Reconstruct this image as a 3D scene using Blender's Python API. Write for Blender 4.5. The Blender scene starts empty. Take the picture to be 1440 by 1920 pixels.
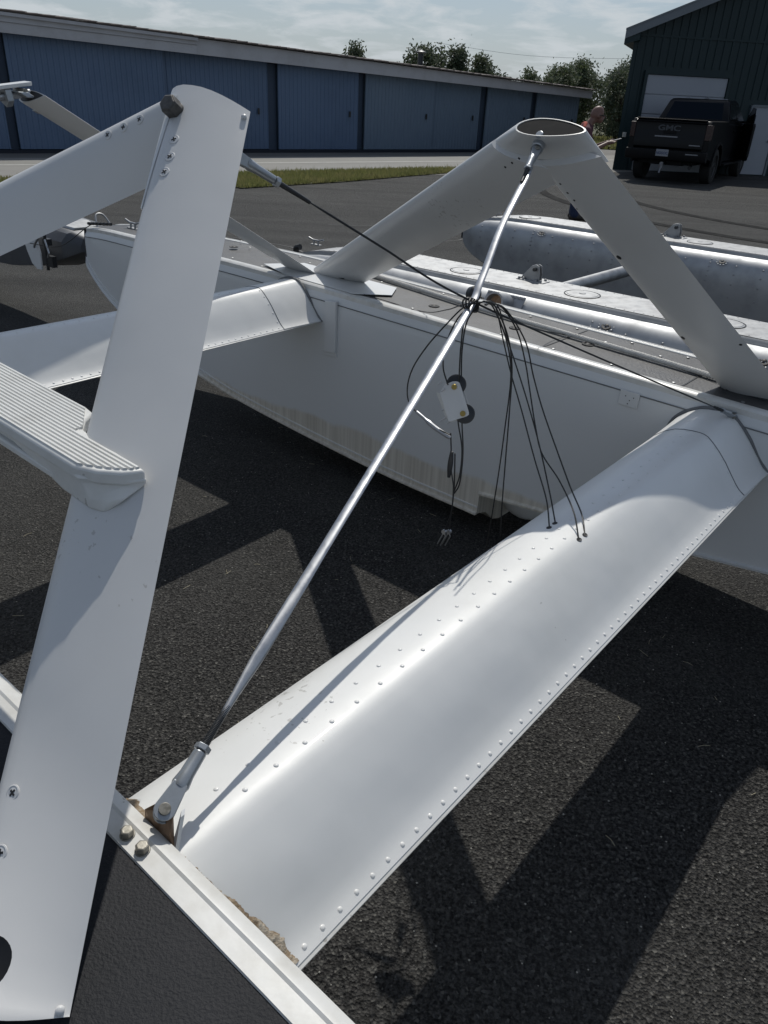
import bpy, bmesh, math, random
from mathutils import Vector, Matrix, Quaternion
random.seed(7)
S = bpy.context.scene
COL = S.collection
R = math.radians

# ------------------------------------------------------------------ camera
PITCH, ROLL, CAM_H = R(28.43), R(2.927), 1.65
fw = Vector((0, math.cos(PITCH), -math.sin(PITCH))); rt = Vector((1, 0, 0)); up = rt.cross(fw)
ix = math.cos(ROLL) * rt + math.sin(ROLL) * up
iy = math.sin(ROLL) * rt - math.cos(ROLL) * up
cam = bpy.data.cameras.new('camera'); camo = bpy.data.objects.new('camera', cam); COL.objects.link(camo)
camo.matrix_world = Matrix((( ix.x, -iy.x, -fw.x, 0), (ix.y, -iy.y, -fw.y, 0), (ix.z, -iy.z, -fw.z, CAM_H), (0, 0, 0, 1)))
cam.sensor_fit = 'VERTICAL'; cam.sensor_height = 24.0; cam.lens = 24.0 * 1442.0 / 1920.0
cam.clip_start = 0.02; cam.clip_end = 2000
S.camera = camo
S.render.resolution_x, S.render.resolution_y = 768, 1024

# ------------------------------------------------------------------ light
AZ, EL = R(6.1), R(51.8)                       # sun: straight ahead, a little to the right
SUN = Vector((math.sin(AZ) * math.cos(EL), math.cos(AZ) * math.cos(EL), math.sin(EL)))
sd = bpy.data.lights.new('sun', 'SUN'); sd.energy = 3.0; sd.angle = R(0.55); sd.color = (1, 0.965, 0.89)
so = bpy.data.objects.new('sun', sd); COL.objects.link(so); so.location = (0, 0, 30)
so.rotation_euler = SUN.to_track_quat('Z', 'Y').to_euler()
w = bpy.data.worlds.new('World'); S.world = w; w.use_nodes = True
nt = w.node_tree; nt.nodes.clear()
out = nt.nodes.new('ShaderNodeOutputWorld'); bg = nt.nodes.new('ShaderNodeBackground')
sky = nt.nodes.new('ShaderNodeTexSky'); sky.sky_type = 'NISHITA'; sky.sun_disc = False
sky.sun_elevation = EL; sky.sun_rotation = AZ; sky.air_density = 1.0; sky.dust_density = 1.0; sky.ozone_density = 1.2
tc = nt.nodes.new('ShaderNodeTexCoord')
sep = nt.nodes.new('ShaderNodeSeparateXYZ'); nt.links.new(tc.outputs['Generated'], sep.inputs[0])
def wmath(op, a, b=None):
    n = nt.nodes.new('ShaderNodeMath'); n.operation = op
    for i, v in enumerate((a, b)):
        if v is None: continue
        if isinstance(v, (int, float)): n.inputs[i].default_value = v
        else: nt.links.new(v, n.inputs[i])
    return n.outputs[0]
# clouds lie on a sheet overhead: project the view direction onto it
zc = wmath('ADD', wmath('MAXIMUM', sep.outputs[2], 0.0), 0.16)
cmb = nt.nodes.new('ShaderNodeCombineXYZ')
nt.links.new(wmath('DIVIDE', sep.outputs[0], zc), cmb.inputs[0]); nt.links.new(wmath('DIVIDE', sep.outputs[1], zc), cmb.inputs[1])
n1 = nt.nodes.new('ShaderNodeTexNoise'); n1.inputs['Scale'].default_value = 3.1; n1.inputs['Detail'].default_value = 9; n1.inputs['Roughness'].default_value = 0.6; n1.inputs['Distortion'].default_value = 0.35
nt.links.new(cmb.outputs[0], n1.inputs['Vector'])
cr = nt.nodes.new('ShaderNodeValToRGB'); cr.color_ramp.elements[0].position = 0.45; cr.color_ramp.elements[1].position = 0.63
nt.links.new(n1.outputs[0], cr.inputs[0])
cfac = wmath('MULTIPLY', cr.outputs[0], 0.85)
hf = wmath('POWER', wmath('SUBTRACT', 1.0, wmath('MINIMUM', wmath('MAXIMUM', sep.outputs[2], 0.0), 1.0)), 5.0)     # haze thickens towards the horizon, all round
hm = nt.nodes.new('ShaderNodeMixRGB'); hm.inputs[2].default_value = (7.1, 7.2, 7.3, 1)
nt.links.new(wmath('MULTIPLY', hf, 0.8), hm.inputs[0]); nt.links.new(sky.outputs[0], hm.inputs[1])
mx = nt.nodes.new('ShaderNodeMixRGB'); mx.inputs[2].default_value = (9.8, 9.5, 9.0, 1)
nt.links.new(cfac, mx.inputs[0]); nt.links.new(hm.outputs[0], mx.inputs[1])
hz = nt.nodes.new('ShaderNodeMixRGB'); hz.blend_type = 'MULTIPLY'; hz.inputs[0].default_value = 1.0; hz.inputs[2].default_value = (0.91, 1.01, 1.12, 1)
nt.links.new(mx.outputs[0], hz.inputs[1]); nt.links.new(hz.outputs[0], bg.inputs[0])
bg.inputs[1].default_value = 0.064
nt.links.new(bg.outputs[0], out.inputs[0])
S.view_settings.view_transform = 'Standard'; S.view_settings.look = 'None'
S.view_settings.exposure = 0.0; S.view_settings.gamma = 1.0; S.view_settings.use_curve_mapping = False
S.render.engine = 'CYCLES'

# ------------------------------------------------------------------ materials
def M(name, col, rough=0.5, metal=0.0, spec=0.5, coat=0.0, var=None, bump=None, speck=None, rvar=None, dent=None):
    """var=(scale, amount, colour) blotches; bump=(scale, strength, distance); rvar=(scale, amount)"""
    m = bpy.data.materials.new(name); m.use_nodes = True
    t = m.node_tree; b = t.nodes['Principled BSDF']
    b.inputs['Base Color'].default_value = (*col, 1); b.inputs['Roughness'].default_value = rough
    b.inputs['Metallic'].default_value = metal; b.inputs['Specular IOR Level'].default_value = spec
    b.inputs['Coat Weight'].default_value = coat; b.inputs['Coat Roughness'].default_value = 0.08
    geo = t.nodes.new('ShaderNodeNewGeometry')
    def noise(sc, det=5, ro=0.55):
        n = t.nodes.new('ShaderNodeTexNoise'); n.inputs['Scale'].default_value = sc; n.inputs['Detail'].default_value = det
        n.inputs['Roughness'].default_value = ro; t.links.new(geo.outputs['Position'], n.inputs['Vector']); return n
    if var:
        n = noise(var[0], 7, 0.62); r = t.nodes.new('ShaderNodeValToRGB')
        r.color_ramp.elements[0].position = 0.45; r.color_ramp.elements[1].position = 0.72; t.links.new(n.outputs[0], r.inputs[0])
        k = t.nodes.new('ShaderNodeMath'); k.operation = 'MULTIPLY'; k.inputs[1].default_value = var[1]; t.links.new(r.outputs[0], k.inputs[0])
        x = t.nodes.new('ShaderNodeMixRGB'); x.inputs[1].default_value = (*col, 1); x.inputs[2].default_value = (*var[2], 1)
        t.links.new(k.outputs[0], x.inputs[0]); t.links.new(x.outputs[0], b.inputs['Base Color'])
        if speck:                                   # small chips, flecks and scuffs of dirt
            n = noise(speck[0], 3, 0.5); n_b = noise(1.7, 4, 0.6); ml = t.nodes.new('ShaderNodeMath'); ml.operation = 'MULTIPLY'; t.links.new(n.outputs[0], ml.inputs[0]); t.links.new(n_b.outputs[0], ml.inputs[1])
            r = t.nodes.new('ShaderNodeMapRange'); r.inputs[1].default_value = speck[1]; r.inputs[2].default_value = speck[1] + .02; r.inputs[3].default_value = 0; r.inputs[4].default_value = speck[2]; t.links.new(ml.outputs[0], r.inputs[0])
            y = t.nodes.new('ShaderNodeMixRGB'); t.links.new(r.outputs[0], y.inputs[0]); t.links.new(x.outputs[0], y.inputs[1]); y.inputs[2].default_value = (.22, .20, .17, 1); t.links.new(y.outputs[0], b.inputs['Base Color'])
    if rvar:
        n = noise(rvar[0], 6, 0.6); r = t.nodes.new('ShaderNodeMapRange'); r.inputs[1].default_value = 0.3; r.inputs[2].default_value = 0.7
        r.inputs[3].default_value = max(0.02, rough - rvar[1]); r.inputs[4].default_value = rough + rvar[1]
        t.links.new(n.outputs[0], r.inputs[0]); t.links.new(r.outputs[0], b.inputs['Roughness'])
    if bump:
        n = noise(bump[0], 4, 0.55); bp = t.nodes.new('ShaderNodeBump'); bp.inputs['Strength'].default_value = bump[1]; bp.inputs['Distance'].default_value = bump[2]
        t.links.new(n.outputs[0], bp.inputs['Height']); t.links.new(bp.outputs[0], b.inputs['Normal'])
        if dent:                                    # sheet metal is never quite flat
            n = noise(dent[0], 2, 0.4); b2 = t.nodes.new('ShaderNodeBump'); b2.inputs['Strength'].default_value = dent[1]; b2.inputs['Distance'].default_value = dent[2]
            t.links.new(n.outputs[0], b2.inputs['Height']); t.links.new(bp.outputs[0], b2.inputs['Normal']); t.links.new(b2.outputs[0], b.inputs['Normal'])
    return m

WHITE = M('white_paint', (0.73, 0.73, 0.715), 0.42, coat=0.10, var=(3.2, 0.35, (0.60, 0.60, 0.57)), bump=(9, 0.06, 0.01), rvar=(5, 0.09), speck=(75, .43, .4), dent=(4.5, .35, .02))
WHITEN = M('white_paint_satin', (0.66, 0.67, 0.67), 0.42, var=(2.5, 0.3, (0.56, 0.56, 0.55)), bump=(30, 0.06, 0.004))
STRUT = M('strut_paint', (0.59, 0.59, 0.585), 0.36, var=(4, 0.35, (0.53, 0.525, 0.51)), bump=(12, 0.07, 0.006), rvar=(9, 0.08), speck=(85, .43, .4), dent=(5, .25, .012))
STEPW = M('step_paint', (0.68, 0.68, 0.66), 0.45, var=(14, 0.5, (0.52, 0.51, 0.48)), bump=(40, 0.1, 0.002), speck=(60, .38, .5))
RAIL = M('rail_paint', (0.64, 0.635, 0.61), 0.34, var=(18, 0.55, (0.45, 0.43, 0.38)), bump=(25, 0.12, 0.003), speck=(90, .37, .6))
DECK = M('nonskid_deck', (0.012, 0.013, 0.016), 0.6, spec=0.22, var=(9, 0.5, (0.022, 0.022, 0.026)), bump=(260, 0.6, 0.0022))
DECKF = M('worn_nonskid_deck', (0.05, 0.05, 0.052), 0.5, spec=0.55, var=(5, 0.6, (0.095, 0.095, 0.095)), bump=(120, 0.6, 0.004), rvar=(7, 0.1))
ALU = M('bare_aluminium', (0.42, 0.43, 0.44), 0.58, metal=0.8, var=(6, 0.6, (0.26, 0.265, 0.275)), rvar=(8, 0.08), bump=(16, 0.08, 0.006))
ALUB = M('bright_aluminium', (0.36, 0.365, 0.37), 0.5, metal=0.8, var=(13, 0.8, (0.21, 0.21, 0.215)), rvar=(24, 0.07), bump=(60, 0.06, 0.002))
STEEL = M('stainless_steel', (0.44, 0.45, 0.47), 0.45, metal=1.0, var=(30, .5, (.30, .31, .33)), rvar=(40, 0.12), bump=(60, 0.12, 0.001))
FORK = M('cadmium_fork', (0.36, 0.385, 0.41), 0.38, metal=0.65, var=(60, 0.4, (0.26, 0.27, 0.28)), bump=(90, 0.12, 0.0008))
BOLTD = M('tarred_bolt', (0.11, 0.105, 0.10), 0.55, metal=0.5, var=(90, 0.8, (0.05, 0.048, 0.045)), bump=(150, 0.5, 0.0012))
BOLT = M('weathered_bolt', (0.30, 0.285, 0.25), 0.5, metal=0.65, var=(120, 0.8, (0.14, 0.13, 0.10)), bump=(200, 0.4, 0.001))
DARKM = M('dark_metal', (0.045, 0.047, 0.05), 0.42, metal=0.6, bump=(100, 0.2, 0.001))
CABLE = M('dark_cable', (0.03, 0.03, 0.03), 0.5, metal=0.35)
RUB = M('black_rubber', (0.018, 0.018, 0.019), 0.6, var=(20, 0.4, (0.035, 0.034, 0.033)))
BRASS = M('yellow_bolt', (0.42, 0.31, 0.10), 0.4, metal=0.8)
ROPE = M('grey_rope', (0.62, 0.60, 0.56), 0.85, var=(80, 0.5, (0.42, 0.40, 0.37)))
SEAL = M('grey_sealant', (0.16, 0.165, 0.17), 0.6, var=(30, 0.5, (0.10, 0.10, 0.10)), bump=(70, 0.3, 0.003))
RUST = M('brown_sealant', (0.23, 0.165, 0.10), 0.8, var=(60, 0.9, (0.50, 0.45, 0.37)), bump=(120, 0.9, 0.006))
BRKT = M('rusty_bracket', (0.24, 0.145, 0.085), 0.55, metal=0.2, var=(50, 0.7, (0.36, 0.28, 0.20)), bump=(80, 0.3, 0.001))
SLOT = M('screw_slot_dark', (0.012, 0.012, 0.014), 0.6)
def hull_mat():
    m = M('hull_white', (0.52, 0.53, 0.53), 0.4, bump=(3, 0.08, 0.02))
    t = m.node_tree; b = t.nodes['Principled BSDF']; geo = t.nodes.new('ShaderNodeNewGeometry')
    sp = t.nodes.new('ShaderNodeSeparateXYZ'); t.links.new(geo.outputs['Position'], sp.inputs[0])
    n = t.nodes.new('ShaderNodeTexNoise'); n.inputs['Scale'].default_value = 2.2; n.inputs['Detail'].default_value = 7; t.links.new(geo.outputs['Position'], n.inputs['Vector'])
    a = t.nodes.new('ShaderNodeMath'); a.operation = 'MULTIPLY_ADD'; a.inputs[1].default_value = 0.16; t.links.new(n.outputs[0], a.inputs[0]); t.links.new(sp.outputs[2], a.inputs[2])
    r = t.nodes.new('ShaderNodeMapRange'); r.inputs[1].default_value = 0.315; r.inputs[2].default_value = 0.335; r.inputs[3].default_value = 0.0; r.inputs[4].default_value = 1.0
    t.links.new(a.outputs[0], r.inputs[0])
    # vertical water streaks inside the waterline band
    mp = t.nodes.new('ShaderNodeMapping'); mp.inputs['Scale'].default_value = (60, 60, 1.5); t.links.new(geo.outputs['Position'], mp.inputs[0])
    n2 = t.nodes.new('ShaderNodeTexNoise'); n2.inputs['Scale'].default_value = 1; n2.inputs['Detail'].default_value = 3; t.links.new(mp.outputs[0], n2.inputs['Vector'])
    cr = t.nodes.new('ShaderNodeValToRGB'); cr.color_ramp.elements[0].position = 0.35; cr.color_ramp.elements[1].position = 0.7
    cr.color_ramp.elements[0].color = (0.52, 0.485, 0.42, 1); cr.color_ramp.elements[1].color = (0.70, 0.665, 0.59, 1); t.links.new(n2.outputs[0], cr.inputs[0])
    x = t.nodes.new('ShaderNodeMixRGB'); t.links.new(r.outputs[0], x.inputs[0]); t.links.new(cr.outputs[0], x.inputs[1]); x.inputs[2].default_value = (0.64, 0.65, 0.65, 1)
    t.links.new(x.outputs[0], b.inputs['Base Color'])
    return m
HULL = hull_mat()
def asphalt_mat():
    m = bpy.data.materials.new('asphalt'); m.use_nodes = True; t = m.node_tree; b = t.nodes['Principled BSDF']
    geo = t.nodes.new('ShaderNodeNewGeometry')
    def N(tp, sc, **k):
        n = t.nodes.new(tp); n.inputs['Scale'].default_value = sc
        for a, v in k.items(): n.inputs[a].default_value = v
        t.links.new(geo.outputs['Position'], n.inputs['Vector']); return n
    vo = N('ShaderNodeTexVoronoi', 150); n1 = N('ShaderNodeTexNoise', 95, Detail=6, Roughness=0.7); n2 = N('ShaderNodeTexNoise', 1.1, Detail=8, Roughness=0.65); n3 = N('ShaderNodeTexNoise', 9, Detail=6, Roughness=0.7)
    c1 = t.nodes.new('ShaderNodeValToRGB'); c1.color_ramp.elements[0].position = 0.40; c1.color_ramp.elements[1].position = 0.66
    c1.color_ramp.elements[0].color = (0.011, 0.011, 0.0115, 1); c1.color_ramp.elements[1].color = (0.095, 0.092, 0.087, 1)
    t.links.new(n1.outputs[0], c1.inputs[0])
    # single pale stones: the cell colour picks about one in twelve
    sx = t.nodes.new('ShaderNodeSeparateColor'); t.links.new(vo.outputs['Color'], sx.inputs[0])
    gt = t.nodes.new('ShaderNodeMath'); gt.operation = 'GREATER_THAN'; gt.inputs[1].default_value = 0.93; t.links.new(sx.outputs[0], gt.inputs[0])
    gm = t.nodes.new('ShaderNodeMath'); gm.operation = 'MULTIPLY'; t.links.new(gt.outputs[0], gm.inputs[0]); t.links.new(n3.outputs[0], gm.inputs[1])
    x1 = t.nodes.new('ShaderNodeMixRGB'); t.links.new(gm.outputs[0], x1.inputs[0]); t.links.new(c1.outputs[0], x1.inputs[1]); x1.inputs[2].default_value = (0.17, 0.165, 0.15, 1)
    # dusty patches
    c2 = t.nodes.new('ShaderNodeValToRGB'); c2.color_ramp.elements[0].position = 0.46; c2.color_ramp.elements[1].position = 0.75; t.links.new(n2.outputs[0], c2.inputs[0])
    k = t.nodes.new('ShaderNodeMath'); k.operation = 'MULTIPLY'; k.inputs[1].default_value = 0.8; t.links.new(c2.outputs[0], k.inputs[0])
    x2 = t.nodes.new('ShaderNodeMixRGB'); t.links.new(k.outputs[0], x2.inputs[0]); t.links.new(x1.outputs[0], x2.inputs[1]); x2.inputs[2].default_value = (0.082, 0.080, 0.075, 1)
    # grazing sheen of the far apron put into its colour, greyer with distance
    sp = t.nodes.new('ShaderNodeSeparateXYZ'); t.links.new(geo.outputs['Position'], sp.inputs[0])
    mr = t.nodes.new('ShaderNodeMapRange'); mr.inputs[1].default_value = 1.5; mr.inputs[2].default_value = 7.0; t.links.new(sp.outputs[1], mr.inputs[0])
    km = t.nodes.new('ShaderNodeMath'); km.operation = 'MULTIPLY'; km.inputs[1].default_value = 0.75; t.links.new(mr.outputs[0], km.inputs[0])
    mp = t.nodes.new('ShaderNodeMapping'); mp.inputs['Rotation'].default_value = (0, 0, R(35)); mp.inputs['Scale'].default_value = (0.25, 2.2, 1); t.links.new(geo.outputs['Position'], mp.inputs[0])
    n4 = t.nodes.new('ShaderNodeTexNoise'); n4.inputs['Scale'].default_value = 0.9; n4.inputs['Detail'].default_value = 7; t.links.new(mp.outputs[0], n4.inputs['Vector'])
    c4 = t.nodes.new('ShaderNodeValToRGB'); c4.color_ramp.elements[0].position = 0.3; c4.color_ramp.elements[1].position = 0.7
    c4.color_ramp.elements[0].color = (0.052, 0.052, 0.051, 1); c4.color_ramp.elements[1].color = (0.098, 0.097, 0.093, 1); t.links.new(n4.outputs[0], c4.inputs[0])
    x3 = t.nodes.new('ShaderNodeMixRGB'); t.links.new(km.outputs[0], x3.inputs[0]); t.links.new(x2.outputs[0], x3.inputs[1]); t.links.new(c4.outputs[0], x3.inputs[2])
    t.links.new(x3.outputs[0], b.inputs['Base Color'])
    st = t.nodes.new('ShaderNodeMapRange'); st.inputs[1].default_value = 0.0; st.inputs[2].default_value = 1.0; st.inputs[3].default_value = 0.55; st.inputs[4].default_value = 1.4; t.links.new(sx.outputs[1], st.inputs[0])
    vm = t.nodes.new('ShaderNodeVectorMath'); vm.operation = 'SCALE'; t.links.new(x3.outputs[0], vm.inputs[0]); t.links.new(st.outputs[0], vm.inputs['Scale']); t.links.new(vm.outputs[0], b.inputs['Base Color'])
    b.inputs['Roughness'].default_value = 0.8; b.inputs['Specular IOR Level'].default_value = 0.14
    ad = t.nodes.new('ShaderNodeMath'); ad.operation = 'ADD'; t.links.new(vo.outputs['Distance'], ad.inputs[0]); t.links.new(n1.outputs[0], ad.inputs[1])
    bp = t.nodes.new('ShaderNodeBump'); bp.inputs['Strength'].default_value = 1.0; bp.inputs['Distance'].default_value = 0.009
    t.links.new(ad.outputs[0], bp.inputs['Height']); t.links.new(bp.outputs[0], b.inputs['Normal'])
    return m
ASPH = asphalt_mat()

# ------------------------------------------------------------------ mesh helpers
class MB:
    def __init__(s): s.v = []; s.f = []
    def add(s, vs, fs):
        o = len(s.v); s.v += [tuple(v) for v in vs]; s.f += [tuple(i + o for i in f) for f in fs]; return s
    def loft(s, rings, closed=True, caps=True):
        n = len(rings[0]); vs = [p for r in rings for p in r]; fs = []
        for i in range(len(rings) - 1):
            for j in range(n if closed else n - 1):
                a = i * n + j; b = i * n + (j + 1) % n; fs.append((a, b, b + n, a + n))
        if caps and closed:
            fs.append(tuple(range(n - 1, -1, -1))); fs.append(tuple(range((len(rings) - 1) * n, len(rings) * n)))
        return s.add(vs, fs)
    def box(s, c, sx, sy, sz, X=Vector((1, 0, 0)), Y=Vector((0, 1, 0)), Z=Vector((0, 0, 1))):
        c = Vector(c); X = Vector(X); Y = Vector(Y); Z = Vector(Z)
        vs = [c + X * (i * sx / 2) + Y * (j * sy / 2) + Z * (k * sz / 2) for i in (-1, 1) for j in (-1, 1) for k in (-1, 1)]
        return s.add(vs, [(0, 1, 3, 2), (4, 6, 7, 5), (0, 4, 5, 1), (2, 3, 7, 6), (0, 2, 6, 4), (1, 5, 7, 3)])
    def quad(s, a, b, c, d): return s.add([a, b, c, d], [(0, 1, 2, 3)])
    def prism(s, pts, off):
        off = Vector(off); pts = [Vector(p) for p in pts]; return s.loft([pts, [p + off for p in pts]])
    def cyl(s, a, b, r0, r1=None, n=16, caps=True, ph=0):
        a = Vector(a); b = Vector(b); r1 = r0 if r1 is None else r1
        d = (b - a).normalized(); x = d.orthogonal().normalized(); y = d.cross(x)
        ring = lambda c, r: [c + (x * math.cos(ph + t * 2 * math.pi / n) + y * math.sin(ph + t * 2 * math.pi / n)) * r for t in range(n)]
        return s.loft([ring(a, r0), ring(b, r1)], True, caps)
    def lathe(s, c, axis, prof, n=20):
        """prof: (distance along axis, radius)"""
        c = Vector(c); d = Vector(axis).normalized(); x = d.orthogonal().normalized(); y = d.cross(x)
        return s.loft([[c + d * h + (x * math.cos(t * 2 * math.pi / n) + y * math.sin(t * 2 * math.pi / n)) * r for t in range(n)] for h, r in prof])
    def tube(s, path, r, n=8, prof=None):
        path = [Vector(p) for p in path]; rings = []; x = None
        for i, p in enumerate(path):
            d = (path[min(i + 1, len(path) - 1)] - path[max(i - 1, 0)]).normalized()
            x = d.orthogonal().normalized() if x is None else (x - d * x.dot(d)).normalized()
            y = d.cross(x); rr = r(i / (len(path) - 1)) if callable(r) else r
            rings.append([p + (x * math.cos(t * 2 * math.pi / n) + y * math.sin(t * 2 * math.pi / n)) * rr for t in range(n)])
        return s.loft(rings)
    def mesh(s, name, smooth=35):
        me = bpy.data.meshes.new(name); me.from_pydata([tuple(v) for v in s.v], [], s.f); me.validate()
        bm = bmesh.new(); bm.from_mesh(me); bmesh.ops.recalc_face_normals(bm, faces=bm.faces); bm.to_mesh(me); bm.free()
        if smooth:
            me.shade_smooth(); me.set_sharp_from_angle(angle=R(smooth))
        return me
WM = {}
def wmat(o): return WM.get(o, Matrix.Identity(4)) if o else Matrix.Identity(4)
def obj(name, mb, mat, parent=None, smooth=35, label=None, bevel=0, kind=None):
    """link a mesh (given in world coordinates) as one object; its origin goes to its parent's"""
    me = mb.mesh(name, smooth) if isinstance(mb, MB) else mb
    me.materials.clear(); me.materials.append(mat)
    o = bpy.data.objects.new(name, me); COL.objects.link(o)
    if parent:
        o.parent = parent; o.matrix_parent_inverse = wmat(parent).inverted()
    WM[o] = Matrix.Identity(4)
    if label: o['label'] = label
    if kind: o['kind'] = kind
    if bevel:
        b = o.modifiers.new('bevel', 'BEVEL'); b.width = bevel; b.segments = 2; b.limit_method = 'ANGLE'; b.angle_limit = R(40)
    return o
def inst(name, me, mat, M4, parent, label=None):
    """a piece that shares its mesh; M4 = world matrix"""
    if not me.materials: me.materials.append(mat)
    o = bpy.data.objects.new(name, me); COL.objects.link(o); o.parent = parent
    o.matrix_parent_inverse = wmat(parent).inverted(); o.matrix_basis = M4; WM[o] = M4
    if label: o['label'] = label
    return o
def thing(name, label, cat, loc=(0, 0, 0), group=None):
    o = bpy.data.objects.new(name, None); COL.objects.link(o); o.location = loc; o.empty_display_size = 0.2
    WM[o] = Matrix.Translation(Vector(loc)); o['label'] = label; o['category'] = cat
    if group: o['group'] = group
    return o
def tag(o, label, cat, group=None):
    o['label'] = label; o['category'] = cat
    if group: o['group'] = group
    return o
def struct(name, mb, mat, parent=None, smooth=0):
    o = obj(name, mb, mat, parent, smooth); 
    if not parent: o['kind'] = 'structure'
    return o
def frame(p, z, x=None):
    z = Vector(z).normalized(); x = Vector(x) if x is not None else z.orthogonal()
    x = (x - z * x.dot(z)).normalized(); y = z.cross(x)
    return Matrix(((x.x, y.x, z.x, p[0]), (x.y, y.y, z.y, p[1]), (x.z, y.z, z.z, p[2]), (0, 0, 0, 1)))
def spline(pts, m=6):
    """Catmull-Rom through the points"""
    P = [Vector(p) for p in pts]; P = [P[0] * 2 - P[1]] + P + [P[-1] * 2 - P[-2]]; o = []
    for i in range(1, len(P) - 2):
        for k in range(m):
            t = k / m; a, b, c, d = P[i - 1:i + 3]
            o.append(0.5 * ((2 * b) + (c - a) * t + (2 * a - 5 * b + 4 * c - d) * t * t + (3 * b - a - 3 * c + d) * t ** 3))
    o.append(P[-2]); return o
# ================================================================== THE SETTING
def rect(x0, y0, x1, y1, z): return MB().quad((x0, y0, z), (x1, y0, z), (x1, y1, z), (x0, y1, z))
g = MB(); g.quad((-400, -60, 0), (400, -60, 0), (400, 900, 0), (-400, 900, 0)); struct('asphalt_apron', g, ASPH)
TAXI = M('old_pale_asphalt', (0.155, 0.15, 0.14), 0.8, spec=0.3, var=(0.7, 0.7, (0.115, 0.11, 0.105)), bump=(60, 0.5, 0.006))
CONC = M('pale_taxiway', (0.235, 0.23, 0.215), 0.8, spec=0.3, var=(0.9, 0.6, (0.19, 0.185, 0.17)), bump=(60, 0.4, 0.006))
GRASSG = M('dry_soil', (0.075, 0.075, 0.035), 0.95, var=(3, 0.8, (0.05, 0.06, 0.02)))
def leafm0(name, c1, c2):
    m = M(name, c1, 0.7, var=(2.0, 0.9, c2)); t = m.node_tree; b = t.nodes['Principled BSDF']; tl = t.nodes.new('ShaderNodeBsdfTranslucent'); mxs = t.nodes.new('ShaderNodeMixShader'); mxs.inputs[0].default_value = .4
    t.links.new(b.inputs['Base Color'].links[0].from_socket, tl.inputs[0]); o_ = t.nodes['Material Output']; t.links.new(b.outputs[0], mxs.inputs[1]); t.links.new(tl.outputs[0], mxs.inputs[2]); t.links.new(mxs.outputs[0], o_.inputs[0]); return m
GRASS = leafm0('grass_blades', (0.19, 0.20, 0.07), (0.30, 0.26, 0.12))
YEL = M('road_paint', (0.45, 0.45, 0.42), 0.7, var=(5, 0.6, (0.25, 0.25, 0.24)))
hd = Vector((0.771, 0.637, 0)); hn = Vector((0.637, -0.771, 0))          # hangar wall direction and outward normal
H0 = Vector((-9.73, 20.28, 0))
def hp(s, out, z): return H0 + hd * s + hn * out + Vector((0, 0, z))
# strip of older pavement in front of the hangar, pale taxiway, then grass
struct('taxiway', MB().quad(hp(-30, 4.6, .004), hp(60, 9.5, .004), hp(60, -3, .004), hp(-30, -3, .004)), TAXI)
struct('taxiway_centre', MB().quad(hp(-30, 3.9, .008), hp(60, 8.9, .008), hp(60, 2.2, .008), hp(-30, 1.1, .008)), CONC)
struct('road_marking', MB().quad(hp(-30, 2.55, .012), hp(60, 4.5, .012), hp(60, 4.35, .012), hp(-30, 2.42, .012)), YEL)
# sealed cracks, tyre arcs and oil spots on the apron
TAR = M('crack_tar', (0.010, 0.010, 0.011), 0.55); WORN = M('worn_tyre_track', (0.022, 0.022, 0.022), 0.85, spec=.05, var=(6, .9, (.05, .05, .049)), bump=(150, .8, .006))
rnd = random.Random(21); ck = MB()
def crack(x, y, ang, n, w):
    pts = []
    for i in range(n): pts.append((x, y)); ang += rnd.gauss(0, .22); x += math.cos(ang) * .22; y += math.sin(ang) * .22
    for (x0, y0), (x1, y1) in zip(pts, pts[1:]):
        d = math.hypot(x1 - x0, y1 - y0); nx, ny = -(y1 - y0) / d * w, (x1 - x0) / d * w; ck.quad((x0 - nx, y0 - ny, .004), (x1 - nx, y1 - ny, .004), (x1 + nx, y1 + ny, .004), (x0 + nx, y0 + ny, .004))
for a in ((-2.2, 8.2, .35, 40, .012), (-1, 11.5, .1, 46, .014), (2.5, 7.2, 1.1, 30, .010), (-5.5, 9.0, .75, 34, .013), (4.0, 10.0, .0, 30, .012), (.5, 13.8, -.1, 40, .016)): crack(*a)
struct('crack_filling', ck, TAR)
tk_ = MB()
for r0 in (7.6, 9.2):
    arc_ = [(12.2 + r0 * math.cos(t), 17.5 + r0 * .9 * math.sin(t)) for t in [R(172 + 4.2 * i) for i in range(17)]]
    for (x0, y0), (x1, y1) in zip(arc_, arc_[1:]):
        d = math.hypot(x1 - x0, y1 - y0); nx, ny = -(y1 - y0) / d * .11, (x1 - x0) / d * .11; tk_.quad((x0 - nx, y0 - ny, .006), (x1 - nx, y1 - ny, .006), (x1 + nx, y1 + ny, .006), (x0 + nx, y0 + ny, .006))
struct('tyre_track', tk_, WORN)
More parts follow.
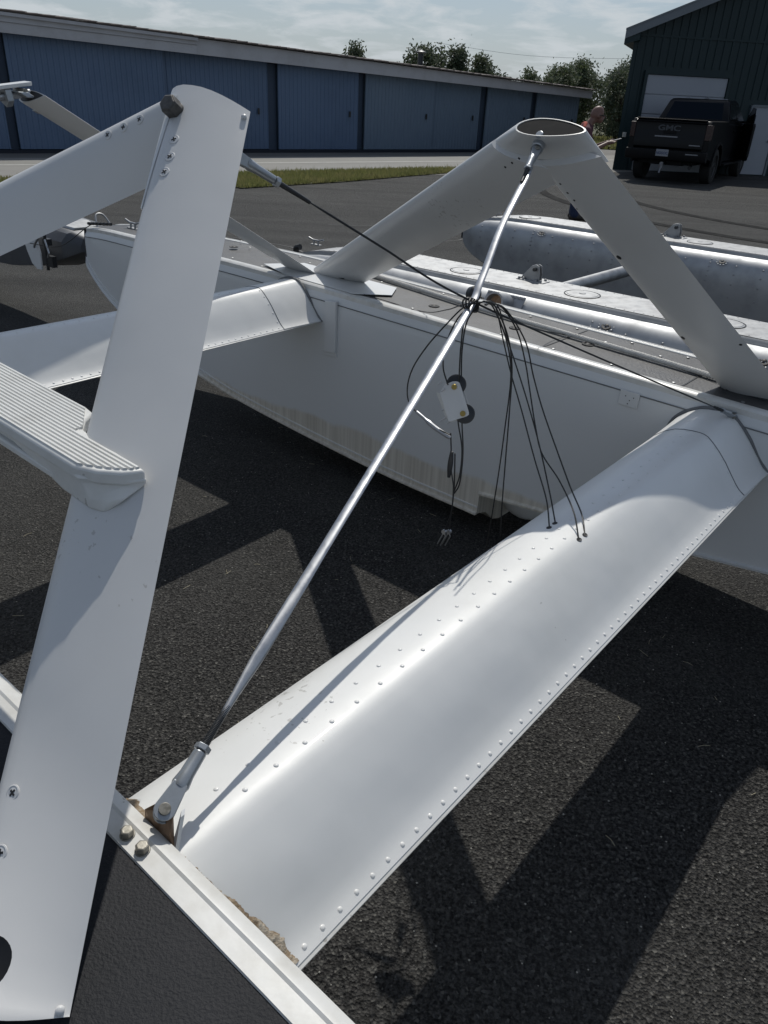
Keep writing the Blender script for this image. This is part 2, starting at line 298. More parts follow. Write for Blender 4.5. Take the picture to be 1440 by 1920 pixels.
# grass strip
gs = [Vector(p) for p in ((-4.3, 16.9, 0), (-2.96, 15.35, 0), (-1.2, 17.5, 0), (0.2, 19.6, 0), (1.35, 21.2, 0), (2.2, 22.4, 0), (2.3, 22.95, 0), (0.9, 22.0, 0), (-1.4, 20.0, 0), (-3.47, 18.1, 0), (-7.5, 14.4, 0), (-6.6, 13.0, 0))]
gm = MB(); gm.add([p + Vector((0, 0, .016)) for p in gs], [tuple(range(len(gs)))]); struct('grass_verge', gm, GRASSG)
def inside(p, poly):
    c = False; j = len(poly) - 1
    for i in range(len(poly)):
        a, b = poly[i], poly[j]
        if (a.y > p[1]) != (b.y > p[1]) and p[0] < (b.x - a.x) * (p[1] - a.y) / (b.y - a.y) + a.x: c = not c
        j = i
    return c
def blades(count, area, test, hmin, hmax, z0=0.016, wd=.012):
    mb = MB(); k = 0
    while k < count:
        p = (random.uniform(area[0], area[2]), random.uniform(area[1], area[3]))
        if not test(p): continue
        k += 1; h = random.uniform(hmin, hmax) * (1.6 if random.random() < .05 else 1); a = random.uniform(0, 6.28)
        dx, dy = math.cos(a) * wd, math.sin(a) * wd; lx, ly = random.uniform(-.5, .5) * h, random.uniform(-.5, .5) * h
        mb.add([(p[0] - dx, p[1] - dy, z0), (p[0] + dx, p[1] + dy, z0), (p[0] + lx, p[1] + ly, z0 + h)], [(0, 1, 2)])
    return mb
gb = blades(26000, (-7.6, 12.9, 2.4, 23), lambda p: inside(p, gs), .03, .10)
o = obj('grass', gb, GRASS, smooth=0, kind='stuff'); tag(o, 'strip of dry green grass between the dark apron and the pale taxiway', 'grass')
# grass field beyond, right of the hangar
struct('grass_field', rect(6, 37, 60, 140, .004), GRASSG)
gb = blades(9000, (8, 37.2, 24, 52), lambda p: True, .06, .2, .004, .03)
o = obj('grass', gb, GRASS, smooth=0, kind='stuff'); tag(o, 'patch of far grass in the gap between the two buildings', 'grass')

# ------------------------------------------------------------------ blue hangar
BLUE = M('blue_sheet_metal', (0.100, 0.152, 0.245), 0.5, metal=0.0, spec=0.4, var=(0.8, 0.7, (0.078, 0.122, 0.20)), rvar=(3, 0.1))
BLUE2 = M('faded_blue_sheet', (0.135, 0.185, 0.25), 0.55, spec=0.4, var=(0.9, 0.6, (0.11, 0.16, 0.225)))
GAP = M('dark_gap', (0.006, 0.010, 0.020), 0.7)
GAPB = M('shaded_blue_post', (0.035, 0.055, 0.09), 0.7)
FASC = M('weathered_fascia', (0.42, 0.425, 0.45), 0.7, var=(1.6, 0.7, (0.32, 0.315, 0.325)), bump=(20, 0.2, 0.01))
SHIN = M('brown_shingle', (0.12, 0.10, 0.092), 0.9, var=(3, 0.6, (0.19, 0.17, 0.155)), bump=(40, 0.5, 0.02))
ez = lambda s: 2.52 - 0.0292 * s                       # eave follows the gentle fall of the ground
ft = lambda s: 2.955 - 0.036 * s
L = 21.35
hg = thing('hangar', 'long low blue sheet metal hangar with sliding doors and grey fascia', 'hangar', H0)
obj('wall', MB().loft([[hp(-14, -9, 0), hp(-14, -.25, 0), hp(L, -.25, 0), hp(L, -9, 0)], [hp(-14, -9, ft(-14)), hp(-14, -.25, ft(-14) - .05), hp(L, -.25, ft(L) - .05), hp(L, -9, ft(L))]]), BLUE2, hg, 0)
def corrugated(s0, s1, out, z0, z1f, pitch=.138, depth=.016):
    mb = MB(); s = s0; prof = []
    while s < s1 - 1e-6:
        for ds, dd in ((0, 0), (.62, 0), (.70, 1), (.92, 1)):
            if s + ds * pitch < s1: prof.append((s + ds * pitch, out + dd * depth))
        s += pitch
    prof.append((s1, out))
    bot = [hp(a, b, z0) for a, b in prof]; top = [hp(a, b, z1f(a)) for a, b in prof]; n = len(prof)
    mb.add(bot + top, [(i, i + 1, n + i + 1, n + i) for i in range(n - 1)])
    # returns at the ends so the sheet has thickness
    for k in (0, n - 1):
        a = prof[k][0]; mb.quad(hp(a, out, z0), hp(a, out - .05, z0), hp(a, out - .05, z1f(a)), hp(a, out, z1f(a)))
    return mb
doors = [(-8.0, .28, 0, BLUE), (.50, 4.36, .03, BLUE), (4.40, 7.56, -.10, BLUE), (7.84, 10.72, .02, BLUE), (11.0, 13.86, .02, BLUE2), (13.86, 16.05, -.03, BLUE2), (16.35, 18.62, .02, BLUE2), (18.92, 21.33, .02, BLUE2)]
for s0, s1, out, mt in doors:
    d = obj('sliding_door', corrugated(s0, s1, out, .09, lambda a: ez(a) + .05), mt, hg, 0)
    k = MB(); k.box(hp(s1 - .35, out + .06, 1.08), .05, .03, .16, hd, hn); obj('door_handle', k, DARKM, d, 0)
for s0, s1 in ((.28, .50), (7.56, 7.84), (10.72, 11.0), (16.05, 16.35), (18.62, 18.92)):
    obj('door_gap', MB().quad(hp(s0, -.12, 0), hp(s1, -.12, 0), hp(s1, -.12, ez(s1)), hp(s0, -.12, ez(s0))), GAPB, hg, 0)
obj('door_track', MB().loft([[hp(s, .16, 0), hp(s, .16, .07), hp(s, -.24, .07), hp(s, -.24, 0)] for s in (-14, L)]), GAP, hg, 0)
def band(s0, s1, out, th, zl, zh): return MB().loft([[hp(s, out, zl(s)), hp(s, out, zh(s)), hp(s, out - th, zh(s)), hp(s, out - th, zl(s))] for s in (s0, s1)])
obj('fascia_board', band(-14, 5.2, .34, .03, lambda s: ez(s) + .0, lambda s: ez(s) + .21), FASC, hg, 0)
obj('fascia_board', band(-14, 5.2, .37, .04, lambda s: ez(s) + .215, lambda s: ft(s) - .10), FASC, hg, 0)
obj('fascia_board', band(5.205, L + .3, .335, .03, lambda s: ez(s), lambda s: ft(s) - .035), FASC, hg, 0)
obj('gutter', MB().loft([[hp(s, .44, ft(s) - .10), hp(s, .44, ft(s) - .03), hp(s, .375, ft(s) - .03), hp(s, .375, ft(s) - .10)] for s in (-14, 5.2)]), FASC, hg, 0)
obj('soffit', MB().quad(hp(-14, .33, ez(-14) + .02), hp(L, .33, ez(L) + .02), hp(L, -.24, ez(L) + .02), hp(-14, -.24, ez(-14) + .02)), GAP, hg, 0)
# roof with overlapping shingle tabs along the edge
rf = obj('roof', MB().loft([[hp(s, .45, ft(s) - .02), hp(s, .45, ft(s) + .0), hp(s, -4.5, ft(s) + .35), hp(s, -9.6, ft(s)), hp(s, -9.6, ft(s) - .04), hp(s, -4.5, ft(s) + .30)] for s in (-14, L + .35)]), SHIN, hg, 0)
mb = MB(); s = -13.9
while s < L + .2:
    wd = random.uniform(.28, .34); z = random.uniform(.0, .022)
    for row in range(5):
        oo = .47 - row * .16 + random.uniform(-.012, .012); zz = ft(s) + .004 + row * .012 + z * .6
        mb.add([hp(s + .1 * (row % 2), oo, zz), hp(s + wd - .012 + .1 * (row % 2), oo, zz + random.uniform(-.004, .01)), hp(s + wd - .012 + .1 * (row % 2), oo - .2, zz + .02), hp(s + .1 * (row % 2), oo - .2, zz + .02), hp(s + .1 * (row % 2), oo, zz - .02), hp(s + wd - .012 + .1 * (row % 2), oo, zz - .02)], [(0, 1, 2, 3), (4, 5, 1, 0)])
    s += wd
obj('shingle_tabs', mb, SHIN, hg, 0, kind='stuff')
ch = hp(15.9, -3.2, 0)
c = obj('stovepipe', MB().cyl(ch + Vector((0, 0, 2.3)), ch + Vector((0, 0, 3.05)), .10), DARKM, hg)
obj('rain_cap', MB().lathe(ch + Vector((0, 0, 3.07)), (0, 0, 1), [(0, .20), (.03, .20), (.10, .03)]), DARKM, c)

# ------------------------------------------------------------------ dark green workshop
GREEN = M('dark_green_cladding', (0.014, 0.029, 0.033), 0.5, spec=0.3, var=(0.9, 0.5, (0.018, 0.036, 0.040)))
GTRIM = M('grey_trim', (0.15, 0.17, 0.19), 0.5, spec=0.4)
DOORW = M('white_door_panel', (0.30, 0.32, 0.36), 0.5, var=(1.2, 0.4, (0.26, 0.285, 0.325)))
g0 = Vector((6.293, 25.251, 0)); gd = Vector((1, .13, 0)).normalized(); gn = Vector((.13, -1, 0)).normalized()
gdep = Vector((-.36, -.933, 0))                 # the side wall recedes out of sight
def gp(s, out, z): return g0 + gd * s + (gn if out > 0 else gdep) * out + Vector((0, 0, z))
gr = lambda s: 3.50 + .405 * s if s < 7 else 3.50 + .405 * (14 - s)
wk = thing('workshop', 'dark green gabled metal workshop with a white overhead door', 'building', g0)
gable = [gp(0, 0, 0), gp(14, 0, 0), gp(14, 0, 3.47), gp(7, 0, gr(7) - .03), gp(0, 0, 3.47)]
obj('wall', MB().prism(gable, -gdep * 14), GREEN, wk, 0)
ribs = MB(); s = .15
while s < 13.9:
    if not (.44 < s < 3.12 or 3.78 < s < 4.95): ribs.box(gp(s, .012, gr(s) / 2 - .03), .05, .012, gr(s) - .08, gd, gn)
    elif s < 3.2: ribs.box(gp(s, .012, (gr(s) + 2.68) / 2), .05, .024, gr(s) - 2.76, gd, gn)
    else: ribs.box(gp(s, .012, (gr(s) + 1.98) / 2), .05, .024, gr(s) - 2.06, gd, gn)
    s += .23
obj('cladding_rib', ribs, GREEN, wk, 0, kind='stuff')
obj('girt_seam', MB().loft([[gp(s, .03, 3.42), gp(s, .03, 3.47), gp(s, 0.001, 3.47), gp(s, 0.001, 3.42)] for s in (0, 14)]), GREEN, wk, 0)
rake = MB()
for s0, s1 in ((-.42, 7), (7, 14.4)):
    rake.loft([[gp(s, o_, gr(s) + dz) for o_, dz in ((.40, -.02), (.40, .19), (.36, .19), (.36, -.02))] for s in (s0, s1)])
obj('rake_trim', rake, GTRIM, wk, 0)
roofm = MB()
for s0, s1 in ((-.45, 7), (7, 14.45)):
    roofm.loft([[gp(s, .42, gr(s) + .19), gp(s, .42, gr(s) + .23), gp(s, -14.3, gr(s) + .23), gp(s, -14.3, gr(s) + .19)] for s in (s0, s1)])
obj('roof', roofm, GTRIM, wk, 0)
obj('soffit', MB().loft([[gp(-.42, o_, gr(-.42) - .16), gp(-.42, o_, gr(-.42)), gp(.0, o_, 3.46), gp(.0, o_, 3.30)] for o_ in (.36, -14)]), GREEN, wk, 0)
od = obj('overhead_door', MB().loft([[gp(s, -.0 + .02, z) for s, z in ((.55, 0.02), (2.98, .02), (2.98, 2.5), (.55, 2.5))], [gp(s, .015, z) for s, z in ((.55, 0.02), (2.98, .02), (2.98, 2.5), (.55, 2.5))]]), DOORW, wk, 0)
for k in range(5):
    z0 = .02 + k * .5
    obj('door_section', MB().box(gp(1.765, .036, z0 + .245), 2.41, .028, .478, gd, gn), DOORW, od, 0, bevel=.008)
fr = MB(); fr.box(gp(.50, .045, 1.27), .09, .085, 2.54, gd, gn); fr.box(gp(3.03, .045, 1.27), .09, .085, 2.54, gd, gn); fr.box(gp(1.765, .045, 2.56), 2.62, .088, .09, gd, gn)
obj('door_frame', fr, GREEN, wk, 0)
pd = obj('side_door', MB().box(gp(4.34, .03, .93), .80, .05, 1.80, gd, gn), DOORW, wk, 0, label='pale blue grey side door')
fr = MB(); fr.box(gp(3.90, .045, .93), .06, .08, 1.90, gd, gn); fr.box(gp(4.78, .045, .93), .06, .08, 1.90, gd, gn); fr.box(gp(4.34, .045, 1.86), .82, .082, .06, gd, gn)
obj('door_frame', fr, GTRIM, pd, 0)
obj('door_handle', MB().cyl(gp(4.65, .05, .95), gp(4.65, .12, .95), .03), STEEL, pd)
obj('outlet_box', MB().box(gp(.16, .05, .95), .09, .09, .13, gd, gn), M('pale_box', (.4, .4, .38), .6), wk, 0, bevel=.01)

# ------------------------------------------------------------------ trees, fence
BARK = M('bark', (0.07, 0.055, 0.04), 0.9, bump=(20, 0.5, 0.02))
def leafm(name, c1, c2):
    m = M(name, c1, 0.6, var=(1.3, 0.9, c2)); t = m.node_tree; b = t.nodes['Principled BSDF']; tl = t.nodes.new('ShaderNodeBsdfTranslucent'); mxs = t.nodes.new('ShaderNodeMixShader'); mxs.inputs[0].default_value = .4
    t.links.new(b.inputs['Base Color'].links[0].from_socket, tl.inputs[0]); o_ = t.nodes['Material Output']; t.links.new(b.outputs[0], mxs.inputs[1]); t.links.new(tl.outputs[0], mxs.inputs[2]); t.links.new(mxs.outputs[0], o_.inputs[0]); return m
LEAF = [leafm('leaf_dark', (0.075, 0.098, 0.052), (0.115, 0.138, 0.07)), leafm('leaf_mid', (0.10, 0.13, 0.062), (0.145, 0.168, 0.088))]
def tree(x, y, h, rad, label, n=2200, mt=0, conif=False, leaf=.14, low=.25):
    h *= .96; rnd = random.Random(int(x * 31 + y * 17))
    t = thing('spruce_tree' if conif else 'birch_tree', label, 'tree', (x, y, 0), 'trees behind the buildings')
    tb = MB(); tips = []
    tb.tube([(x, y, 0), (x + .05 * h * .2, y, h * .45), (x + rnd.uniform(-.2, .2), y, h * .93)], lambda u: .035 * h * (1 - .88 * u), 8)
    clumps = []
    nb = 26 if not conif else 34
    for i in range(nb):
        u = low + (1 - low) * (i + rnd.random()) / nb; z = u * h; a = i * 2.4 + rnd.uniform(-.4, .4)
        if conif: rr = rad * (1.04 - u) ** .9 * rnd.uniform(.75, 1.1); dz = -.08 * rr
        else: rr = rad * math.sin(math.pi * min(.98, ((u - low) / (1 - low)) ** .8 * .82 + .16)) ** .6 * rnd.uniform(.55, 1.12); dz = .35 * rr
        e = Vector((x + rr * math.cos(a), y + rr * math.sin(a), min(z + dz, h * 1.02)))
        tb.tube([(x, y, z * .92), (x + (e.x - x) * .5, y + (e.y - y) * .5, z * .92 + (e.z - z * .92) * .6), e], lambda w_: .012 * h * (1 - u * .6) * (1 - .8 * w_), 5)
        for q in range(3):
            f = rnd.uniform(.45, 1.05); clumps.append((Vector((x, y, z * .95)).lerp(e, f) + Vector([rnd.gauss(0, .12 * rad) for _ in range(3)]), rnd.uniform(.16, .34) * rad))
    obj('trunk', tb, BARK, t)
    lb = MB()
    for i in range(int(n * 2.6)):
        c, r = clumps[rnd.randrange(len(clumps))]
        p = c + Vector([rnd.gauss(0, r * .55) for _ in range(3)]); a = Vector([rnd.gauss(0, 1) for _ in range(3)]).normalized(); b = a.orthogonal().normalized()
        s_ = leaf * .58 * rnd.uniform(.6, 1.4); lb.add([p - a * s_, p + b * s_ * .55, p + a * s_, p - b * s_ * .55], [(0, 1, 2, 3)])
    obj('crown', lb, LEAF[mt], t, 0)
tree(-2.55, 44, 3.75, 1.1, 'small dark treetop poking above the middle of the hangar roof', 1500, 0, True)
tree(1.0, 45, 3.75, 1.35, 'leftmost dark tree of the row above the hangar roof', 2200, 0)
tree(2.6, 46, 3.95, 1.3, 'tallest dark tree of the row above the hangar roof', 2200, 0, True)
tree(3.8, 45.5, 3.45, 1.1, 'dark tree just left of the stovepipe, right end of its row', 1800, 0)
tree(5.1, 46, 2.75, .8, 'low bush top beside the stovepipe on the hangar roof', 1200, 0)
tree(6.6, 47, 3.15, .9, 'thin light green treetop right of the stovepipe', 900, 1)
tree(8.2, 48, 3.35, 1.2, 'loose light green tree above the right part of the hangar roof', 1700, 1)
tree(9.6, 49, 3.6, 1.35, 'light green birch above the right end of the hangar roof', 2300, 1)
tree(11.3, 46, 3.1, 1.3, 'bushy tree right behind the right corner of the hangar', 2600, 0, False, .12, .05)
tree(12.9, 47.5, 3.85, 1.7, 'dense tall tree between the hangar and the green workshop', 4200, 0, False, .13, .03)
tree(14.9, 50, 4.2, 1.9, 'dense tree half hidden by the left edge of the green workshop', 4200, 1, False, .13, .03)
tree(13.9, 56, 3.6, 2.0, 'low dense tree filling the gap behind the fence', 3800, 0, False, .15, .02)
tree(10.4, 58, 3.0, 2.2, 'far low tree mass seen just right of the hangar corner', 3200, 0, False, .16, .02)
WOODG = M('weathered_rail', (0.33, 0.32, 0.29), 0.8)
fc = thing('fence', 'pale rail fence in the grass between the hangar and the workshop', 'fence', (12, 38, 0))
for k in range(8): obj('post', MB().box((10.2 + k * .95, 38 + k * .1, .5), .09, .09, 1.0), WOODG, fc, 0)
for z in (.92, .5): obj('rail', MB().tube([(9.9, 37.97, z), (17.2, 38.7, z)], .035, 6), WOODG, fc)
# overhead wire far off between the trees and the workshop
pw = obj('power_line', MB().tube(spline([(3.0, 80, 5.9), (12, 80, 5.3), (26, 80, 5.7)], 8), .012, 5), FASC); tag(pw, 'thin overhead wire crossing the sky behind the trees', 'power line')
# ================================================================== WHITE FLOAT SET
K = 0.84
FA = Vector((.77469, -.63178, -.02618)).normalized(); FV = Vector((.63196, .77499, -.0007)); FV = (FV - FA * FV.dot(FA)).normalized()
FN = FA.cross(FV).normalized()
if FN.z < 0: FN = -FN
FO = Vector((0, 0, CAM_H - K))
def P(a, v, n): return FO + (FA * a + FV * v + FN * n) * K      # aft, outboard-to-far-side, up (units of 0.84 m)
MID = 3.39
fl = thing('float_undercarriage', 'pair of white seaplane floats joined by spreader bars, struts and brace rods', 'seaplane floats', (FO.x, FO.y, 0))

# ---- hulls.  station: a, half width, gunwale, chine, keel
ST1 = [(-5.50, .12, -.10, -.30, -.33), (-5.44, .15, -.09, -.37, -.41), (-5.12, .20, -.055, -.52, -.60), (-4.60, .238, -.03, -.675, -.79), (-3.93, .258, -.01, -.79, -.90), (-3.4, .262, 0, -.845, -.965),
       (-2.44, .262, 0, -.893, -1.015), (-1.79, .262, 0, -.893, -1.03)]
ST2 = [(-1.79, .262, 0, -.775, -.86), (-1.2, .262, 0, -.70, -.79), (-.74, .262, 0, -.64, -.74), (-.2, .262, 0, -.55, -.66), (.6, .25, 0, -.42, -.52), (1.9, .17, 0, -.22, -.30)]
def dens(ST, m=4):
    P4 = spline([Vector((s[0], s[1], s[2])) for s in ST], m); Q4 = spline([Vector((s[0], s[3], s[4])) for s in ST], m)
    return [(p.x, p.y, p.z, q.y, q.z) for p, q in zip(P4, Q4)]
def hull(mir, fine=5):
    c = 3.26
    V_ = lambda v: (MID - v) if mir else v
    def ring(a, w, g_, ch, k):
        half = [(0, k), (.12 * w / .26, k + (ch - k) * .30), (w * .80, ch - .020), (w + .018, ch - .002), (w + .045, ch - .004), (w + .046, ch + .006), (w + .031, ch + .012), (w + .030, ch * .75), (w + .029, ch * .4), (w + .028, min(g_ - .05, ch * .12 + g_)), (w + .024, g_ - .045), (w, g_)]
        r = [P(a, V_(c + x), z) for x, z in half] + [P(a, V_(c - x), z) for x, z in reversed(half)][:-1]
        return r
    mb = MB(); mb.loft([ring(*s) for s in dens(ST1, fine)]); mb.loft([ring(*s) for s in dens(ST2, fine)])
    h = obj('hull', mb, HULL, fl, 28, label='near float hull' if mir else 'far float hull')
    allst = dens(ST1, fine) + dens(ST2, fine)[1:]
    # keel strip and skeg behind the step
    obj('keel_strip', MB().loft([[P(s[0], V_(c + x), s[4] + z) for x, z in ((-.012, .01), (-.012, -.02), (.012, -.02), (.012, .01))] for s in dens(ST1, 2)[3:]]), HULL, h)
    sk = MB(); rr = []
    for i in range(9):
        u = i / 8; r = .075 * math.sin(math.pi * min(1, .12 + u * .9)) + .01
        rr.append([P(-1.80 + u * .30, V_(c) + r * math.cos(t), -.865 - .10 * math.sin(math.pi * (.25 + .7 * u)) * max(0, -math.sin(t)) + .02 * math.sin(t)) for t in [2 * math.pi * q / 14 for q in range(14)]])
    obj('keel_bumper', sk.loft(rr), WHITEN, h)
    # deck sheet
    dk = MB(); L_ = [P(s[0], V_(c - s[1] + .03), s[2] + .0035) for s in allst]; R_ = [P(s[0], V_(c + s[1] - .03), s[2] + .0035) for s in allst]
    n = len(L_); dk.add(L_ + R_, [(i, i + 1, n + i + 1, n + i) for i in range(n - 1)])
    obj('deck', dk, DECK if mir else DECKF, h, 0)
    # gunwale angle with its ridge
    for sg in (-1, 1):
        prof = [(.004, -.040), (.010, -.036), (.011, .002), (.004, .0075), (-.010, .0105), (-.0145, .0075), (-.042, .0075), (-.0445, .0), (-.02, -.01)]
        rl = MB().loft([[P(s[0], V_(c + sg * (s[1] + x)), s[2] + z) for x, z in prof] for s in allst])
        obj('gunwale_rail', rl, RAIL, h, 30)
    # seam below the rail
    obj('hull_seam', MB().loft([[P(s[0], V_(c - s[1] - .0285 - x), s[2] - .055 + z) for x, z in ((0, -.0022), (.003, -.0022), (.003, .0022), (0, .0022))] for s in allst[2:]]), SEAL if not mir else RAIL, h)
    # chine rub strip with its crease
    obj('chine_strip', MB().loft([[P(s[0], V_(c - s[1] - x), s[3] + z) for x, z in ((.030, .035), (.0365, .035), (.0365, .041), (.030, .041))] for s in dens(ST1, fine)[3:]]), WHITEN, h)
    # bow bumper
    bb = MB().loft([[P(-5.50 - t, V_(c + x * (1 - t * 3)), z) for x, z in ((-.150, -.100), (-.158, -.20), (-.165, -.305), (.165, -.305), (.158, -.20), (.150, -.100))] for t in (-.004, .03, .045)])
    obj('bow_bumper', bb, RUB, h, 30, bevel=.004)
    return h
HF = hull(False); HN = hull(True)

# ---- spreader bars
PR = [(-.935, -.215), (-.952, -.195), (-.957, -.165), (-.949, -.125), (-.925, -.088), (-.893, -.060), (-.86, -.041), (-.83, -.0325), (-.80, -.0280), (-.775, -.0262), (-.757, -.0275), (-.742, -.0325), (-.72, -.0475), (-.69, -.0730), (-.66, -.1030), (-.63, -.1390), (-.605, -.1680), (-.590, -.1825), (-.578, -.1910), (-.566, -.1980)]
def pn(a): # height of the skin above chord position a
    for (x0, y0), (x1, y1) in zip(PR[2:], PR[3:]):
        if x0 <= a <= x1: return y0 + (y1 - y0) * (a - x0) / (x1 - x0)
    return PR[-1][1]
def skew(a):
    if a < -.81: return .014 + .0105 * max(0, min(1, (a + .95) / .14))
    return .0245 - .0047 * max(0, min(1, (a + .76) / .17))
def spt(a, v, off=0.0, sh=0.0, up=0.0):
    """point and normal on the spreader skin (a = chord position measured at the far hull)"""
    e = .002; t = Vector((2 * e, pn(a + e) - pn(a - e))).normalized(); nn = Vector((-t.y, t.x))
    p = P(a + nn.x * off + sh + skew(a) * (3.0 - v), v, pn(a) + nn.y * off + up)
    return p, (FA * nn.x + FN * nn.y).normalized()
def flare(v): u = max(0, (v - 2.62) / .36); return 1 + .055 * u * u
def sp_ring(v, sh, up, off=0.0):
    f = flare(v); cx, cz = -.76, -.14; r = []
    for a, n in PR: r.append(P(cx + (a - cx) * f + sh + skew(a) * (3.0 - v), v, cz + (n - cz) * f + up))
    r += [P(a + sh + skew(a) * (3.0 - v), v, n + up) for a, n in ((-.566, -.2010), (-.63, -.219), (-.76, -.238), (-.87, -.236), (-.92, -.226))]
    return r
vs = [.405, .45, .6] + [.8 + .2 * i for i in range(9)] + [2.6, 2.7, 2.8, 2.88, 2.94, 2.975]
riv = MB().lathe((0, 0, -.0006), (0, 0, 1), [(0, .0041), (.0010, .0040), (.0019, .0031), (.0024, .0017), (.0026, .0002)], 12).mesh('rivet', 60)
def spreader(sh, up, label, near):
    s = obj('spreader_bar', MB().loft([sp_ring(v, sh, up) for v in vs]), WHITE, fl, 50, label=label)
    # trailing edge lip: two sheets riveted together
    lip = MB().loft([[P(a + sh + skew(a) * (3.0 - v), v, n + up) for a, n in ((-.598, -.1840), (-.5605, -.2030), (-.5605, -.2055), (-.598, -.1930))] for v in vs])
    obj('trailing_lip', lip, RAIL, s, 30)
    # cover plate at each hull end
    for v0, v1 in ((2.70, 2.955),):
        ring = lambda v: [spt(a, v, .0016, sh, up)[0] for a, _ in PR[3:]] + [spt(a, v, -.003, sh, up)[0] for a, _ in reversed(PR[3:])]
        cv = MB().loft([[p + (p - P(-.76 + sh, v, -.14 + up)) * (flare(v) - 1) for p in ring(v)] for v in (v0, 2.75, 2.80, 2.85, 2.90, v1)])
        obj('end_cover', cv, WHITE, s, 50)
        sm = MB().tube([spt(a, v0 - .002, .0006, sh, up)[0] for a, _ in PR[4:]], .0017, 5); obj('cover_seam', sm, SEAL, s)
    st = MB()
    def put(a, v):
        p, n = spt(a, v, .0, sh, up)
        if near: inst('rivet', riv, WHITE, frame(p, n), s)
        else:
            b = frame(p, n); me = riv; st.add([b @ x.co for x in me.vertices], [tuple(f.vertices) for f in me.polygons])
    v = .515 if near else .52; k = 0
    while v < 2.68:
        put(-.8135 + .0, v + .012); 
        if k > -1: put(-.7765, v + .042)
        v += .0697; k += 1
    v = .47
    while v < 2.95: put(-.5775, v); v += .0415
    for q in range(5):
        a = -.74 + q * .034
        for vv in (2.685, 2.725): put(a, vv)
    if not near: obj('rivet', st, WHITE, s, 60, kind='stuff')
    # sealant bead where the bar meets the far hull
    bead = [P(-.76 + (a + .76) * 1.075 + sh, 2.972, -.14 + (n + .14) * 1.075 + up) for a, n in PR]
    obj('sealant_bead', MB().tube(spline(bead, 3), lambda u: .0065 + .0012 * math.sin(u * 37), 8), SEAL, s)
    return s
SN = spreader(0.0, 0.0, 'near spreader bar', True)
SF = spreader(-2.365, .035, 'far spreader bar', False)
# brown sealant smeared along the near gunwale
mb = MB(); rnd = random.Random(3); rows = []; w1 = w2 = 0; NS = 200
for i in range(NS + 1):
    u = i / NS; a = -.945 + (.375) * u; n = pn(a); w1 = w1 * .93 + rnd.gauss(0, .0011); w2 = w2 * .5 + rnd.gauss(0, .0006)
    e = .4045 * (1 - n) + .0045 + .003 * max(0, u - .25) + .004 * math.sin(u * 9) + w1 + w2 + .006 * math.exp(-((u - .9) / .03) ** 2)
    rows.append([spt(a, .40, .001)[0], spt(a, e - .014, .004 + .0012 * rnd.random())[0], spt(a, e - .005, .0022 + .0012 * rnd.random())[0], spt(a, e, -.001)[0]])
vv = [p for r in rows for p in r]; fs = []
for i in range(NS):
    for j in range(3): q = i * 4 + j; fs.append((q, q + 1, q + 5, q + 4))
mb.add(vv, fs); obj('sealant_smear', mb, RUST, SN, 60, label='brown cracked sealant along the gunwale')
# small oval grommet holes for the rudder cables
grm = MB().lathe((0, 0, 0), (0, 0, 1), [(-.004, .0075), (.0012, .0075), (.0014, .006), (.0005, .0045)], 14).mesh('cable_grommet', 40)
for a, v in ((-.837, 1.738), (-.837, 1.705), (-.7475, 1.737), (-.7475, 1.703)):
    p, n = spt(a, v); inst('cable_grommet', grm, RUB, frame(p, n) @ Matrix.Diagonal((1.0, .75, 1, 1)), SN)

# ---- struts
def foil(LE, TE, ax, th, n=13, tail=.10):
    """ring of a streamlined tube section between leading and trailing edge"""
    LE, TE = Vector(LE), Vector(TE); c = TE - LE; t = c.cross(ax).normalized(); up_, dn_ = [], []
    for i in range(n + 1):
        x = (1 - math.cos(math.pi * i / n)) / 2
        y = th * (2.6 * math.sqrt(x) * (1 - x) ** .9 + tail * 0) / 1.0 * .5
        y = th * min(1.0, 1.02 * (2.969 * math.sqrt(x) - 1.26 * x - 3.516 * x * x + 2.843 * x ** 3 - 1.02 * x ** 4))
        up_.append(LE + c * x + t * y); dn_.append(LE + c * x - t * y)
    return up_ + dn_[-2:0:-1]
class Leg:
    def __init__(s, LE0, TE0, LE1, TE1, th0, th1):
        s.c = [P(*q) for q in (LE0, TE0, LE1, TE1)]; s.th = (th0, th1); s.ax = ((s.c[2] + s.c[3]) - (s.c[0] + s.c[1])).normalized()
    def sec(s, u): return s.c[0].lerp(s.c[2], u), s.c[1].lerp(s.c[3], u), s.th[0] + (s.th[1] - s.th[0]) * u
    def mb(s, us, sc=None):
        r = []
        for u in us:
            LE, TE, th = s.sec(u); r.append(foil(LE, TE, s.ax, th * (sc(u) if sc else 1)))
        return MB().loft(r)
    def on(s, u, c, side=1, off=0):
        LE, TE, th = s.sec(u); ch = TE - LE; t = ch.cross(s.ax).normalized() * side; x = c
        f = lambda x: th * min(1.0, 1.02 * (2.969 * math.sqrt(max(x, 1e-4)) - 1.26 * x - 3.516 * x * x + 2.843 * x ** 3 - 1.02 * x ** 4))
        y = f(x); d = (f(x + .01) - f(x - .01 if x > .01 else 0)); n = (t * ch.length * .02 - ch.normalized() * d).normalized()
        return LE + ch * x + t * (y + off), n
us = [0, .03, .08, .2, .4, .6, .8, .92, .96, 1.0]
class FlaredLeg(Leg):
    # the last hand's breadth above the deck twists outboard into a skirt
    def sec(s, u):
        LE, TE, th = Leg.sec(s, u); w_ = max(0, 1 - u / .17); w_ = w_ * w_ * (3 - 2 * w_)
        return LE.lerp(s.skirt[0], w_), TE.lerp(s.skirt[1], w_), th
NR = FlaredLeg((-.838, .188, -.0), (-.592, .18, 0), (-1.484, 1.05, .936), (-1.304, 1.10, .927), .021, .024)
NR.skirt = (P(-.694, .088, .02), P(-.58, .176, .02))
